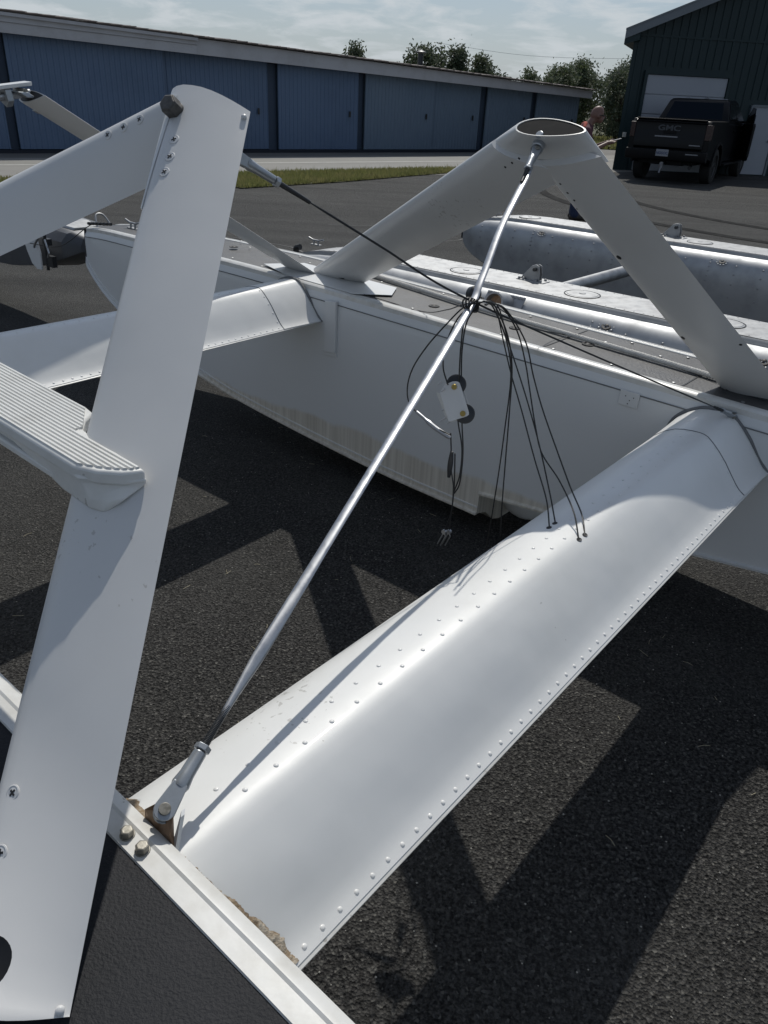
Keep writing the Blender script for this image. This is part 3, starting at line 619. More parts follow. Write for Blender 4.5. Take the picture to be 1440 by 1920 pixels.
NL = Leg((-3.22, .19, .03), (-2.76, .19, .06), (-1.52, 1.06, .93), (-1.365, 1.08, .85), .026, .024)
FR = Leg((-.870, 3.20, 0), (-.585, 3.20, 0), (-1.426, 2.33, .855), (-1.190, 2.28, .885), .024, .028)
FL = Leg((-3.22, 3.2, .03), (-2.88, 3.25, .01), (-1.449, 2.29, .9), (-1.15, 2.31, .83), .027, .027)
camp = Vector((0, 0, CAM_H))
def side(leg, u, c):  # which face looks at the photographer
    p1, n1 = leg.on(u, c, 1); return 1 if n1.dot(camp - p1) > 0 else -1
# near rear strut: its top end is cut to a gentle curve, its foot has a round inspection hole
m_ = NR.mb([0, .015, .03, .05, .07, .09, .11, .13, .15, .17, .2] + us[4:])
nr_n = len(foil(*NR.sec(0)[:2], NR.ax, .02))
for i in range(nr_n):                                  # both ends are cut to gentle curves
    x = (1 - math.cos(math.pi * (i if i <= 13 else nr_n - i) / 13)) / 2
    j = len(m_.v) - nr_n + i; m_.v[j] = tuple(Vector(m_.v[j]) + NR.ax * (.013 * math.sin(math.pi * (x * .85 + .15))))
    m_.v[i] = tuple(Vector(m_.v[i]) - NR.ax * (.004 * math.sin(math.pi * x)))
nr = obj('strut', m_, STRUT, fl, 40, label='near rear strut')
sN = side(NR, .5, .5)
pc, pnm = NR.on(.058, .31, sN)
cut = obj('cutter', MB().cyl(pc + pnm * .05, pc - pnm * .02, .026, n=28), STRUT)
bo = nr.modifiers.new('b', 'BOOLEAN'); bo.object = cut; bo.operation = 'DIFFERENCE'; bo.solver = 'EXACT'
dg = bpy.context.evaluated_depsgraph_get(); me2 = bpy.data.meshes.new_from_object(nr.evaluated_get(dg)); nr.modifiers.clear(); nr.data = me2
me2.shade_smooth(); me2.set_sharp_from_angle(angle=R(40)); bpy.data.objects.remove(cut)
obj('hole_shade_disc', MB().cyl(pc - pnm * .0195, pc - pnm * .018, .0255, n=28), SLOT, nr, 0)  # dark disc at the hole's bottom stands for the strut's inner shade
nl = obj('strut', NL.mb(us), STRUT, fl, 40, label='near forward leg of the inverted V')
usf = us[:7] + [.88, .92, .95]
fr_ = obj('strut', FR.mb(usf), STRUT, fl, 40, label='far rear strut')
fl_ = obj('strut', FL.mb(us[:7] + [.88, .938]), STRUT, fl, 40, label='far forward leg of the inverted V')
# leading edge fairing wedge between the two near struts
a0, _ = NR.on(.985, .10, sN); a1, _ = NR.on(.84, .045, sN)
wd = MB().loft([[NR.on(u, c, sN, o_)[0] for c, o_ in ((.02, .001), (.02 + w_ * .45, .004), (.02 + w_, .001), (.02 + w_ * .5, -.004))] for u, w_ in ((.80, .02), (.86, .05), (.93, .10), (.99, .15))])
obj('joint_strip', wd, WHITEN, nr, 30)
# screws
def screw_mesh():
    return MB().lathe((0, 0, -.001), (0, 0, 1), [(0, .0092), (.0012, .0092), (.0019, .0078), (.0013, .0064), (.0016, .0056), (.0018, .002), (.0018, .0001)], 24).mesh('screw', 50)
scm = screw_mesh()
crm = MB().box((0, 0, .0008), .0088, .0025, .0006).box((0, 0, .00085), .0025, .0088, .0006).mesh('screw_cross', 0)
def screw(leg, o, u, c, sd, ph, sc=1.0):
    p, n = leg.on(u, c, sd, .0); Mx = frame(p, n, leg.ax) @ Matrix.Rotation(ph, 4, 'Z') @ Matrix.Scale(sc, 4)
    s_ = inst('screw', scm, STRUT, Mx, o); inst('screw_cross', crm, SLOT, Mx, s_)
def screw(leg, o, u, c, sd, ph, sc=1.0):
    p, n = leg.on(u, c, sd, .0); Mx = frame(p, n, leg.ax) @ Matrix.Rotation(ph, 4, 'Z') @ Matrix.Scale(sc, 4)
    inst('screw', scm, STRUT, Mx, o); inst('screw_cross', crm, SLOT, Mx, o)
for u, c, ph in ((.913, .27, .3), (.884, .27, 1.0), (.858, .25, .6), (.130, .245, .9), (.106, .255, .2), (.082, .262, .5)): screw(NR, nr, u, c, sN, ph)
sL = side(NL, .8, .3)
for u, ph in ((.925, .4), (.945, 1.1), (.965, .7)): screw(NL, nl, u, .19, sL, ph, .95)
stud = MB().lathe((0, 0, -.001), (0, 0, 1), [(0, .0045), (.005, .0045), (.0062, .0036), (.0066, .0002)], 14).mesh('blind_rivet', 50)
for u, c in ((.985, .95), (.034, .925)):
    p, n = NR.on(u, c, sN); inst('blind_rivet', stud, STRUT, frame(p, n), nr)
sF = side(FR, .5, .4); sG = side(FL, .8, .4)
hole = MB().lathe((0, 0, -.0005), (0, 0, 1), [(0, .0036), (.0008, .0036), (.001, .0002)], 10).mesh('bolt_hole', 40)
for u, c, s_ in ((.89, .21, 1), (.86, .21, 1), (.835, .22, 1), (.625, .18, 2.4), (.28, .14, 2.2), (.285, .92, 1.4), (.80, .12, .8)):
    p, n = FR.on(u, c, sF); inst('bolt_hole', hole, SLOT, frame(p, n) @ Matrix.Scale(s_, 4), fr_)
for u in (.945, .925, .905):
    p, n = FL.on(u, .37, sG); inst('bolt_hole', hole, SLOT, frame(p, n), fl_)
# big bolt through the near apex
pb, nb = NR.on(.962, .20, sN)
def hexbolt(c, ax, r, h, ph=0, wash=1.35):
    m = MB(); m.cyl(c, c + ax * h * .25, r * wash, n=20); m.cyl(c + ax * h * .25, c + ax * h * .92, r, n=6, ph=ph); m.cyl(c + ax * h * .92, c + ax * h, r * .93, r * .78, n=6, ph=ph); return m
bx = (camp - pb).normalized(); bx = (nb * .55 + bx * .6 - FA * .35).normalized()
obj('bolt', hexbolt(pb - bx * .006, bx, .0160, .030, .2, .90), BOLTD, nr, 20, bevel=.0012)
# open, oblique upper end of the far inverted V
Cc = P(-1.335, 2.31, .903); T = (P(0, .09, .042) - P(0, 0, 0)).normalized(); Ax = (P(0, .86, -.86) - P(0, 0, 0)).normalized()
def lens(d, k=1.0, dn=0.0, n=32):
    # d = how far below the rim (units of n): the mouth widens into the two legs as it goes down
    aL, aR = -1.454 - 2.03 * d, -1.216 + .683 * d; ca, hw = (aL + aR) / 2, (aR - aL) / 2; th = .053 - .24 * min(d, .07); r = []
    for i in range(n):
        t = 2 * math.pi * i / n; x = math.cos(t); y = math.sin(t) * (1 - .28 * x)
        r.append(P(ca + hw * k * x, 2.31 + 1.03 * (d + dn), .903 - d - dn) + T * (th * K * y * k))
    return r
obj('strut_crown', MB().loft([lens(.078), lens(.05), lens(.025), lens(0), lens(0, .95), lens(0, .94, .006)], True, False), STRUT, fr_, 50, label='open oblique top end of the far struts')
CAV = M('hollow_shade', (0.010, 0.0105, 0.012), 0.8, spec=.05, var=(40, .6, (.022, .022, .022)))  # near-black colour stands for the shade inside the open strut end
obj('strut_cavity', MB().loft([lens(.002, .945), lens(.016, .90), lens(.032, .86)]), CAV, fr_, 40)
obj('fitting_web', MB().cyl(Cc - T * .036 + Ax * .006 - FA * .01, Cc - T * .036 - Ax * .001 - FA * .01, .010, n=20), FORK, fr_, 0, bevel=.002)
# gusset plates and fairing at the strut feet
def gusset(cv, a0, a1, sg, nm):
    g_ = MB().prism([P(a0, cv - .17 * sg, .012), P(a0 + .30 * (a1 - a0), cv - .25 * sg, .0125), P(a0 + .85 * (a1 - a0), cv - .25 * sg, .0125), P(a1, cv - .10 * sg, .012), P(a1 - .1 * (a1 - a0), cv + .05 * sg, .012), P(a0 + .12 * (a1 - a0), cv + .05 * sg, .012)], FN * .0022)
    obj(nm, g_, WHITEN, HF if sg > 0 else HN, 0)
gusset(3.26, -3.52, -2.60, 1, 'gusset_plate'); gusset(.13, -3.52, -2.60, -1, 'gusset_plate')
for leg, h in ((FR, HF), (FL, HF), (NL, HN)):
    c = leg.c[0].lerp(leg.c[1], .45); m = MB(); m.box(c + FN * .012 + leg.ax * .0, .10, .035, .035, FA, FV, FN); m.box(c + FN * .004, .17, .075, .008, FA, FV, FN)
    f_ = obj('strut_fitting', m, DARKM, h, 0, bevel=.002)
    for dx in (-.06, .06):
        for dy in (-.025, .025): 
            q = c + FA * dx + FV * dy + FN * .008
            inst('bolt', bpy.data.meshes.get('fit_bolt') or hexbolt(Vector(), Vector((0, 0, 1)), .006, .008).mesh('fit_bolt', 20), BOLT, frame(q, FN), h)
# forward struts with their attachment fittings
def fstrut(mir):
    f = (lambda a, v, n: (a, MID - v, n)) if mir else (lambda a, v, n: (a, v, n))
    lg = Leg(f(-3.40, 3.2, .0), f(-3.16, 3.19, .0), f(-3.59, 1.8, .832), f(-3.375, 1.8, .850), .018, .022)
    s = obj('forward_strut', lg.mb(us), STRUT, fl, 40)
    ax = lg.ax; top = lg.c[2].lerp(lg.c[3], .42); sv = -1 if mir else 1
    c1 = top + ax * .022
    obj('end_fork', MB().box(c1 - ax * .012 - FV * .015 * sv, .07, .035, .035, FA, FV, ax), FORK, s, 0, bevel=.003)
    b0 = P(*f(-3.52, 1.80, .885)); bd = (FV * (-.97 * sv) - FN * .14 - FA * .04).normalized()
    e = b0 + bd * .30
    if not mir: obj('tie_bar', MB().box((b0 + e) / 2, .32, .055, .012, bd, bd.cross(FN).normalized(), FN), WHITEN, s, 0, bevel=.002)
    for dd in (() if mir else (.075, .16)):
        q = b0 + bd * dd - FN * .03; obj('hex_collar', MB().cyl(q - bd * .011, q + bd * .011, .034, n=6), FORK, s, 0, bevel=.002)
    if not mir: obj('pivot_pin', MB().cyl(b0 - bd * .01 - FN * .03, b0 + bd * .30 - FN * .03, .013, n=14), STEEL, s)
    obj('pivot_pin', MB().cyl(top + ax * .03 - FA * .045, top + ax * .03 + FA * .03, .009, n=12), BOLT, s)
    e0 = foil(*lg.sec(1)[:2], lg.ax, lg.sec(1)[2]); ce = sum(e0, Vector()) / len(e0); obj('strut_cavity', MB().prism([ce + (p - ce) * .86 + lg.ax * .0008 for p in e0], lg.ax * .001), SLOT, s, 0)  # dark sheet over the closed end stands for the shaded hollow
    q = lg.sec(.96)[0]; obj('drain_tab', MB().box(q - FN * .014 - ax * .01, .022, .012, .022, FA, FV, ax), FORK, s, 0, bevel=.002)
    return s
fstrut(False); fstrut(True)

# ---- boarding step on the near float
st_n = .458; SK = .985                                 # the ribbed plate stands just proud of the strut's outer face
P_full = P
def P(a, v, n): return P_full(a * SK, v * SK, n)
stp = obj('boarding_step', MB().prism([P(a, v, st_n) for a, v in ((-2.62, .52), (-1.06, .52), (-1.02, .535), (-.99, .56), (-.975, .592), (-1.13, .598), (-1.175, .605), (-1.205, .628), (-1.225, .655), (-1.255, .66), (-2.62, .66))], -FN * .020), STEPW, fl, 40, label='ribbed boarding step', bevel=.004)
und = MB().prism([P(a, v, st_n - .024) for a, v in ((-2.62, .533), (-1.10, .532), (-1.06, .57), (-1.14, .612), (-2.62, .645))], -FN * .014)
und.prism([P(a, v, st_n - .041) for a, v in ((-2.62, .525), (-1.14, .524), (-1.08, .57), (-1.16, .612), (-2.62, .650))], -FN * .012)
obj('step_channel', und, STEPW, stp, 30, bevel=.003)
br = MB().loft([[P(a, v, st_n + n) for a, v in r] for n, r in ((-.014, [(-1.36, .522), (-1.05, .519), (-.985, .566), (-.972, .592), (-1.12, .62)]), (-.026, [(-1.30, .524), (-1.045, .521), (-.995, .563), (-.975, .592), (-1.12, .62)]), (-.046, [(-1.20, .526), (-1.03, .523), (-.995, .540), (-.985, .556), (-1.12, .60)]), (-.066, [(-1.12, .526), (-1.035, .523), (-1.01, .530), (-1.005, .538), (-1.09, .56)]))])
obj('step_bracket', br, STEPW, stp, 50, bevel=.004)
nrb = 16
for i in range(nrb):
    v = .5245 + (.6555 - .5245) * (i + .5) / nrb; hw = (.6555 - .5245) / nrb * .31
    def edge(v):
        if v < .592: e = -1.06 + .085 * math.sin(min(1, max(0, v - .52) / .072) * math.pi / 2)
        elif v < .605: e = -1.135 - (v - .592) * 2.5
        else: e = -1.165 - (v - .605) * 1.5
        return e - .010
    sec_ = ((-hw * 1.2, -.001), (-hw * .75, .0034), (hw * .75, .0034), (hw * 1.2, -.001)); sp_ = .592 if abs(v - .592) > hw * 1.2 else v + hw * 2
    obj('step_ridge', MB().loft([[P(-2.6, v + x, st_n + z) for x, z in sec_], [P(edge(min(v + x, .5915) if v < .592 else max(v + x, .6055)), v + x, st_n + z) for x, z in sec_]]), STEPW, stp, 0)
P = P_full

# ---- brace rods
def rod(pts, name, label, chord_dir, tw0, tw1, mat=STEEL, ws=1.0):
    pth = spline(pts, 10); n = len(pth); rings = []
    for i, p in enumerate(pth):
        u = i / (n - 1); d = (pth[min(i + 1, n - 1)] - pth[max(0, i - 1)]).normalized()
        x = (chord_dir - d * chord_dir.dot(d)).normalized(); y = d.cross(x); tw = tw0 * (1 - min(1, u / .18)) + tw1 * max(0, (u - .9) / .1)
        k = min(1, u / .06, (1 - u) / .04); k = max(0, k); wx = (.0042 + .0048 * k) * ws; wy = (.0045 - .0010 * k) * ws
        xx = x * math.cos(tw) + y * math.sin(tw); yy = d.cross(xx)
        rings.append([p + xx * wx * math.cos(t) + yy * wy * math.sin(t) for t in [2 * math.pi * q / 12 for q in range(12)]])
    return obj(name, MB().loft(rings), mat, fl, 40, label=label)
def clevis(parent, pin, d, L_, r, side_, lug_dir=None, scale=1.0):
    """fork with pin, threaded neck and lock nut pointing along d"""
    d = d.normalized(); x = (side_ - d * side_.dot(d)).normalized(); y = d.cross(x)
    m = MB()
    for sg in (-1, 1):
        pts = []
        for i in range(9): t = math.pi / 2 + math.pi * i / 8; pts.append(pin + d * (math.cos(t) * r * 1.45) + y * (math.sin(t) * r * 1.45) + x * sg * r * .62)
        pts = pts + [pin + d * L_ * .42 - y * r * 1.0 + x * sg * r * .62, pin + d * L_ * .42 + y * r * 1.0 + x * sg * r * .62]
        m.prism(pts, x * sg * r * .42)
    m.lathe(pin + d * L_ * .36, d, [(0, r * 1.15), (L_ * .06, r * 1.3), (L_ * .22, r * 1.06), (L_ * .58, r * .98), (L_ * .60, r * .8)], 20)
    c = obj('clevis', m, FORK, parent, 35, bevel=.0007)
    obj('clevis_pin', MB().cyl(pin - x * r * 1.35, pin + x * r * 1.40, r * .80, n=20), BOLT, parent, 35, bevel=.0006)
    obj('lock_nut', MB().cyl(pin + d * L_ * .97, pin + d * L_ * 1.06, r * 1.22, n=6), DARKM if False else FORK, parent, 20, bevel=.0008)
    obj('threaded_neck', MB().tube([pin + d * L_ * (1.05 + .012 * i) for i in range(60)], lambda u: r * (.66 if int(u * 59) % 2 else .58) * (1 - .25 * u), 10), DARKM, parent, 60)
B0 = P(-.728, .404, .028); CRS = P(-1.139, 1.695, .497)
dB = (CRS - B0).normalized(); side_n = (camp - B0).normalized()
pin0 = B0 + dB * .012
r1 = rod([B0 + dB * .150, B0 + dB * .5, CRS - dB * .06, CRS + (P(-1.24, 1.96, .668) - CRS) * .3, P(-1.24, 1.96, .668), P(-1.318, 2.205, .797)], 'brace_rod', 'flat steel brace rod rising from the near gunwale to the far strut top', FA, 1.1, 0)
clevis(r1, pin0, dB, .088, .0095, (side_n + FV * -.2))
lug = MB(); yv = FA
lug.prism([B0 + p for p in (FA * -.034 - FN * .045, FA * .028 - FN * .050, FA * .022 - FN * .01, FA * .012 + dB * .020, FA * -.010 + dB * .022, FA * -.030 - FN * .005)], (side_n - dB * side_n.dot(dB)).normalized() * -.004)
obj('rod_lug', lug, BRKT, r1, 0, label='rust stained lug')
blade = MB().prism([B0 + p for p in (FA * .016 - FN * .050, FA * .024 - FN * .052, FA * .026 + dB * .020, FA * .022 + dB * .026)], FV * .006); obj('rod_lug', blade, WHITEN, r1, 0)
TP = P(-1.345, 2.262, .838); dT = (P(-1.24, 1.96, .668) - TP).normalized()
clevis(r1, TP, dT, .078, .0085, (camp - TP).normalized())
obj('fitting_socket', MB().lathe(TP - dT * .042, dT, [(0, .017), (.032, .017), (.034, .014), (.028, .012)], 18), FORK, r1, 30)
# the mirror-image brace rod, seen edge on
W0 = P(-1.362, 1.090, .852); cr2 = CRS + Vector((0, 0, .008)); dW = (cr2 - W0).normalized(); W9 = P(-.735, 2.955, -.018)
r2 = rod([W0 + dW * .165, W0 + dW * .35, cr2 - dW * .05, cr2 + (W9 - cr2) * .3, W9 + (cr2 - W9).normalized() * .10], 'brace_rod', 'thin dark brace rod from the near strut top to the far gunwale', FN, 0, 0, DARKM, .25)
clevis(r2, W0, dW, .098, .0078, FA)
clevis(r2, W9, (cr2 - W9).normalized(), .07, .0075, FV)
# two hex bolts on the near gunwale
for px_a, px_v in ((-.754, .366), (-.716, .366)):
    obj('rail_bolt', hexbolt(P(px_a, px_v, .006), FN, .0085, .012, .3, 1.12), BOLT, HN, 20, bevel=.0008)
mb = MB()
obj('inner_rail_strip', MB().loft([[P(a, v, n) for v, n in ((.400, -.004), (.4005, -.001), (.408, -.002), (.408, -.010))] for a in (-1.6, -.925)]), RAIL, HN, 0)

# ---- details on the far hull
def plate_on_side(a0, a1, n0, n1, th=.006, sk=0.0, nm='side_plate', v=2.969):
    return obj(nm, MB().prism([P(a0, v, n0), P(a1, v, n0 + sk), P(a1 + sk * .5, v, n1 + sk), P(a0 + sk * .5, v, n1)], -FV * th * K), WHITEN, HF, 0, bevel=.0015)
plate_on_side(-2.885, -2.805, -.045, -.32, .018, 0.01, 'vertical_stiffener'); plate_on_side(-2.905, -2.80, -.32, -.345, .008, .01)
plate_on_side(-1.192, -1.108, -.048, -.112, .006)
for a, n in ((-1.165, -.07), (-1.145, -.085), (-1.13, -.07), (-1.15, -.10)): inst('plate_screw', hole, SLOT, frame(P(a, 2.9618, n), -FV) @ Matrix.Scale(.55, 4), HF)
# pump-out cups, screws and cleats on the far deck
cup = MB().lathe((0, 0, 0), (0, 0, 1), [(0, .024), (.003, .023), (.003, .016), (.001, .013), (.006, .006), (.006, .0001)], 18).mesh('pump_cup', 40)
for a, v in ((-1.866, 3.203), (-1.505, 3.254), (-4.02, 3.28), (-3.05, 3.42), (-2.35, 3.2)): inst('pump_cup', cup, RUB, frame(P(a, v, .005), FN), HF)
scr = MB().lathe((0, 0, 0), (0, 0, 1), [(0, .006), (.003, .006), (.004, .003), (.004, .0001)], 8).mesh('deck_screw', 40)
rnd = random.Random(11)
for i in range(46):
    a = -4.6 + i * .092; inst('deck_screw', scr, ALUB, frame(P(a + rnd.uniform(-.01, .01), (3.06, 3.36, 3.45)[i % 3] + rnd.uniform(-.006, .006), .005), FN), HF)
for a in (-1.62, -.98): obj('deck_seam', MB().loft([[P(a + x, v, .0045 + z) for x, z in ((-.003, 0), (.003, 0), (.003, .0015), (-.003, .0015))] for v in (3.05, 3.47)]), DARKM, HF, 0)
def cleat(c, X, Y, Z, parent, s=1.0, mat=ALUB):
    m = MB(); m.tube([c + X * (-.075 * s) + Z * .042 * s, c + X * (-.03 * s) + Z * .03 * s, c + X * (.03 * s) + Z * .03 * s, c + X * (.075 * s) + Z * .042 * s], .007 * s, 8)
    m.cyl(c - X * .022 * s, c - X * .022 * s + Z * .031 * s, .007 * s, n=8); m.cyl(c + X * .022 * s, c + X * .022 * s + Z * .031 * s, .007 * s, n=8)
    m.box(c, .09 * s, .03 * s, .006 * s, X, Y, Z); return obj('cleat', m, mat, parent, 40)
cleat(P(-5.10, 3.26, -.048), FA, FV, FN, HF); cleat(P(-5.10, .13, -.048), FA, FV, FN, HN)
obj('tow_loop', MB().tube(spline([P(-5.47, 3.2, -.10), P(-5.53, 3.23, -.02), P(-5.53, 3.29, -.02), P(-5.47, 3.32, -.10)], 5), .006, 8), ALUB, HF)
# ================================================================== BARE ALUMINIUM FLOATS
A0 = Vector((.775, -.632, 0)).normalized(); V0 = Vector((.632, .775, 0)).normalized(); ZZ = Vector((0, 0, 1))
def Q(a, v, z): return A0 * a + V0 * v + ZZ * z
al = thing('aluminium_floats', 'pair of bare riveted aluminium seaplane floats joined by a round tube', 'seaplane floats', Q(-2, 5.5, 0))
def alu_ring(a, vc, bow, ztop=.684):
    t = (a - bow); u = min(1, t / 1.15); k = max(.012, 1 - (1 - u) ** 2.2) ** .55
    w_ = .335 * k; drop = .13 * (1 - min(1, t / .8)) ** 2; kb = .04 + (.33) * (1 - min(1, t / .9)) ** 2.2
    zt = ztop - drop; zb = kb; zc = zb + .13 * min(1, t / .6 + .3)
    h = [(0, zb), (.45, zb + (zc - zb) * .45), (.90, zc - .008), (.955, zc), (.955, zc + .01), (.985, zc + (zt - zc) * .35), (1.0, zc + (zt - zc) * .55), (.975, zc + (zt - zc) * .70), (.948, zc + (zt - zc) * .765), (.91, zc + (zt - zc) * .82), (.86, zc + (zt - zc) * .870), (.80, zc + (zt - zc) * .908), (.74, zc + (zt - zc) * .932), (.69, zc + (zt - zc) * .945), (.635, zt - .022), (.630, zt - .012), (.600, zt - .014), (.596, zt - .002), (.575, zt - .003), (.57, zt), (0, zt)]
    return [Q(a, vc + x * w_, z) for x, z in h] + [Q(a, vc - x * w_, z) for x, z in reversed(h[1:-1])], w_, zt
rvs = MB().lathe((0, 0, -.0005), (0, 0, 1), [(0, .0075), (.0020, .0068), (.0044, .0036), (.0048, .0002)], 8).mesh('hull_rivet', 60)
def alu(vc, bow, label):
    sts = [bow + t for t in (.0, .01, .04, .09, .16, .26, .4, .6, .85, 1.1, 1.4, 1.7, 2.2, 3, 4, 5, 6, 7)]
    h = obj('aluminium_hull', MB().loft([alu_ring(a, vc, bow)[0] for a in sts]), ALU, al, 32, label=label)
    wk_ = []
    for a in sts[3:]:
        _, w_, zt = alu_ring(a, vc, bow); wk_.append([Q(a, vc - .55 * w_, zt + .002), Q(a, vc + .55 * w_, zt + .002), Q(a, vc + .55 * w_, zt + .0045), Q(a, vc - .55 * w_, zt + .0045)])
    obj('walkway', MB().loft(wk_), ALUB, h, 0)
    # rubber bow bumper
    obj('bow_bumper', MB().tube(spline([Q(bow - .012, vc, z) for z in (.40, .48, .56, .60)] + [Q(bow + .03, vc, .615)], 4), .022, 8), RUB, h)
    # hatch covers, pump-out cups, ring frames with rivets
    st = MB()
    for i, a in enumerate([bow + .75 + .82 * q for q in range(8)]):
        _, w_, zt = alu_ring(a, vc, bow)
        obj('hatch_cover', MB().lathe(Q(a, vc - .02, zt + .004), ZZ, [(0, .098), (.003, .098), (.004, .090), (.006, .088), (.0065, .02), (.010, .018), (.011, .0005)], 32), ALUB, h, 30)
        obj('hatch_ring', MB().tube([Q(a + .103 * math.cos(t), vc - .02 + .103 * math.sin(t), zt + .006) for t in [2 * math.pi * q / 32 for q in range(33)]], .0028, 6), DARKM, h)
        for sg in (-1,):
            ai = a + .30; r_, w_, zt = alu_ring(ai, vc, bow); zc = r_[4].z
            p = Q(ai, vc + sg * w_ * .86, zc + (zt - zc) * .86); n = (V0 * sg * .55 + ZZ * .83).normalized()
            obj('pump_cup', MB().lathe(p, n, [(-.004, .028), (.003, .028), (.004, .019), (.002, .015), (.007, .008), (.007, .0005)], 18), RUB, h, 40)
            obj('pull_ring', MB().tube([p + A0 * (.011 * math.cos(t)) + (ZZ * -.8 + V0 * sg * .6) * (.018 + .013 * math.sin(t)) + n * .006 for t in [2 * math.pi * q / 12 for q in range(13)]], .0025, 6), STEEL, h)
            for q in range(12):
                t = q * math.pi / 6; e1 = A0; e2 = n.cross(A0); b = frame(p + (e1 * math.cos(t) + e2 * math.sin(t)) * .042 + n * -.001, n); st.add([b @ x.co for x in rvs.vertices], [tuple(f.vertices) for f in rvs.polygons])
    a = bow + .35
    while a < bow + 6.5:
        r_, w_, zt = alu_ring(a, vc, bow); zc = r_[4].z
        for x0, z0, x1, z1, cnt in ((1.0, .55, .975, .70, 2), (.975, .70, .91, .82, 2), (.91, .82, .80, .915, 2), (.985, .35, 1.0, .55, 1)):
            for q in range(cnt):
                if (int((a - bow) / .205) % 4) and q and z0 != .35: continue
                f = q / cnt; x = x0 + (x1 - x0) * f; z = z0 + (z1 - z0) * f
                n = (V0 * -(z1 - z0) * (zt - zc) + ZZ * (x0 - x1) * w_).normalized()
                b = frame(Q(a, vc - x * w_, zc + (zt - zc) * z), n); st.add([b @ k.co for k in rvs.vertices], [tuple(f_.vertices) for f_ in rvs.polygons])
        a += .205
    for q in range(110):
        a = bow + .3 + q * .055; _, w_, zt = alu_ring(a, vc, bow)
        for x in (-.50, .50):
            b = frame(Q(a, vc + x * w_, zt + .0045), ZZ) @ Matrix.Scale(.6, 4); st.add([b @ k.co for k in rvs.vertices], [tuple(f_.vertices) for f_ in rvs.polygons])
    obj('hull_rivet', st, ALUB, h, 60, kind='stuff')
    return h
AN = alu(4.22, -4.42, 'near aluminium float'); AF = alu(6.86, -4.72, 'farther aluminium float')
cleat(Q(-4.22, 4.22, .655), A0, V0, ZZ, AN); cleat(Q(-4.38, 6.86, .640), A0, V0, ZZ, AF)
obj('spreader_tube', MB().cyl(Q(-2.47, 4.45, .56), Q(-2.47, 6.62, .56), .043, n=24), ALUB, al, 40)
obj('spreader_tube', MB().cyl(Q(-.30, 4.45, .56), Q(-.30, 6.62, .56), .043, n=24), ALUB, al, 40)
# side socket on the near hull
sc = Q(-2.385, 3.918, .600); sn = (V0 * -.80 + ZZ * .60).normalized(); se = sn.cross(A0)
obj('socket_plate', MB().box(sc + sn * .004, .26, .15, .008, A0, se, sn), ALUB, AN, 0, bevel=.003)
obj('tube_socket', MB().lathe(sc, (V0 * -.95 + ZZ * .3), [(.0, .075), (.03, .068), (.085, .060), (.105, .062), (.105, .052), (.05, .050)], 28), ALUB, AN, 40)
obj('socket_bore', MB().lathe(sc, (V0 * -.95 + ZZ * .3), [(.055, .0505), (.058, .0505), (.0585, .001)], 20), BRKT, AN, 0)
for q in range(10):
    for s_ in (-1, 1): inst('socket_bolt', rvs, ALUB, frame(sc + A0 * (-.115 + q * .0255) + se * s_ * .065 + sn * .009, sn) @ Matrix.Scale(1.5, 4), AN)
def lugfit(c, parent, s=1.0):
    m = MB()
    for dy in (-.016, .016):
        m.prism([c + V0 * dy * s + A0 * x * s + ZZ * z * s for x, z in ((-.085, 0), (.05, 0), (.05, .045), (.04, .09), (.02, .098), (-.01, .09), (-.07, .02))], V0 * .006 * s)
    m.box(c, .19 * s, .085 * s, .008 * s, A0, V0, ZZ)
    l = obj('strut_lug', m, ALUB, parent, 0, bevel=.002)
    obj('lug_bolt', MB().cyl(c + V0 * -.035 * s + A0 * .018 * s + ZZ * .07 * s, c + V0 * .03 * s + A0 * .018 * s + ZZ * .07 * s, .011 * s, n=10), DARKM, parent, 30)
    for x in (-.08, -.05, .035, .07):
        for y in (-.03, .03): obj('lug_bolt', hexbolt(c + A0 * x * s + V0 * y * s + ZZ * .004, ZZ, .008 * s, .012 * s), ALUB, parent, 20)
lugfit(Q(-2.42, 4.30, .69), AN); lugfit(Q(-2.60, 6.93, .69), AF, 1.15)

# ---- the third float at the left edge, seen from its stern
tf = thing('dark_float', 'stern of a dark grey float with a pale water rudder at the left edge', 'seaplane float', Q(-6, 2.86, .36))
DGREY = M('dark_hull_metal', (0.085, 0.09, 0.10), 0.45, metal=0.5, var=(3, 0.6, (0.06, 0.062, 0.068)), rvar=(6, .1))
def tr(a, w_, zt, zb, zm): return [Q(a, 2.86 + x * w_, z) for x, z in ((0, zb), (.8, zb + .02), (1, zm), (1, zt - .06), (.75, zt - .01), (.5, zt), (-.5, zt), (-.75, zt - .01), (-1, zt - .06), (-1, zm), (-.8, zb + .02))]
tb_ = MB().loft([tr(-4.96, .10, .73, .62, .64), tr(-5.02, .20, .765, .57, .60), tr(-5.2, .26, .785, .51, .54), tr(-5.6, .28, .80, .45, .48), tr(-6.4, .28, .81, .39, .44), tr(-8.5, .28, .82, .36, .42), tr(-11.0, .2, .80, .5, .55)])
th = obj('hull', tb_, DGREY, tf, 30)
obj('deck_cap', MB().loft([[Q(a, 2.86 + x * w_, z) for x, z in ((-.5, zt + .002), (.5, zt + .002), (.45, zt + .014), (-.45, zt + .014))] for a, w_, zt in ((-5.04, .18, .768), (-5.2, .26, .785), (-6.4, .28, .81), (-8.5, .28, .82))]), ALUB, tf, 0)
rd = MB().prism([Q(-5.10, 2.53, z) + A0 * x for x, z in ((-.17, .73), (.0, .75), (.03, .64), (.02, .535), (-.04, .53), (-.10, .56), (-.145, .64))], V0 * .012)
obj('water_rudder', rd, WHITEN, tf, 0, bevel=.003)
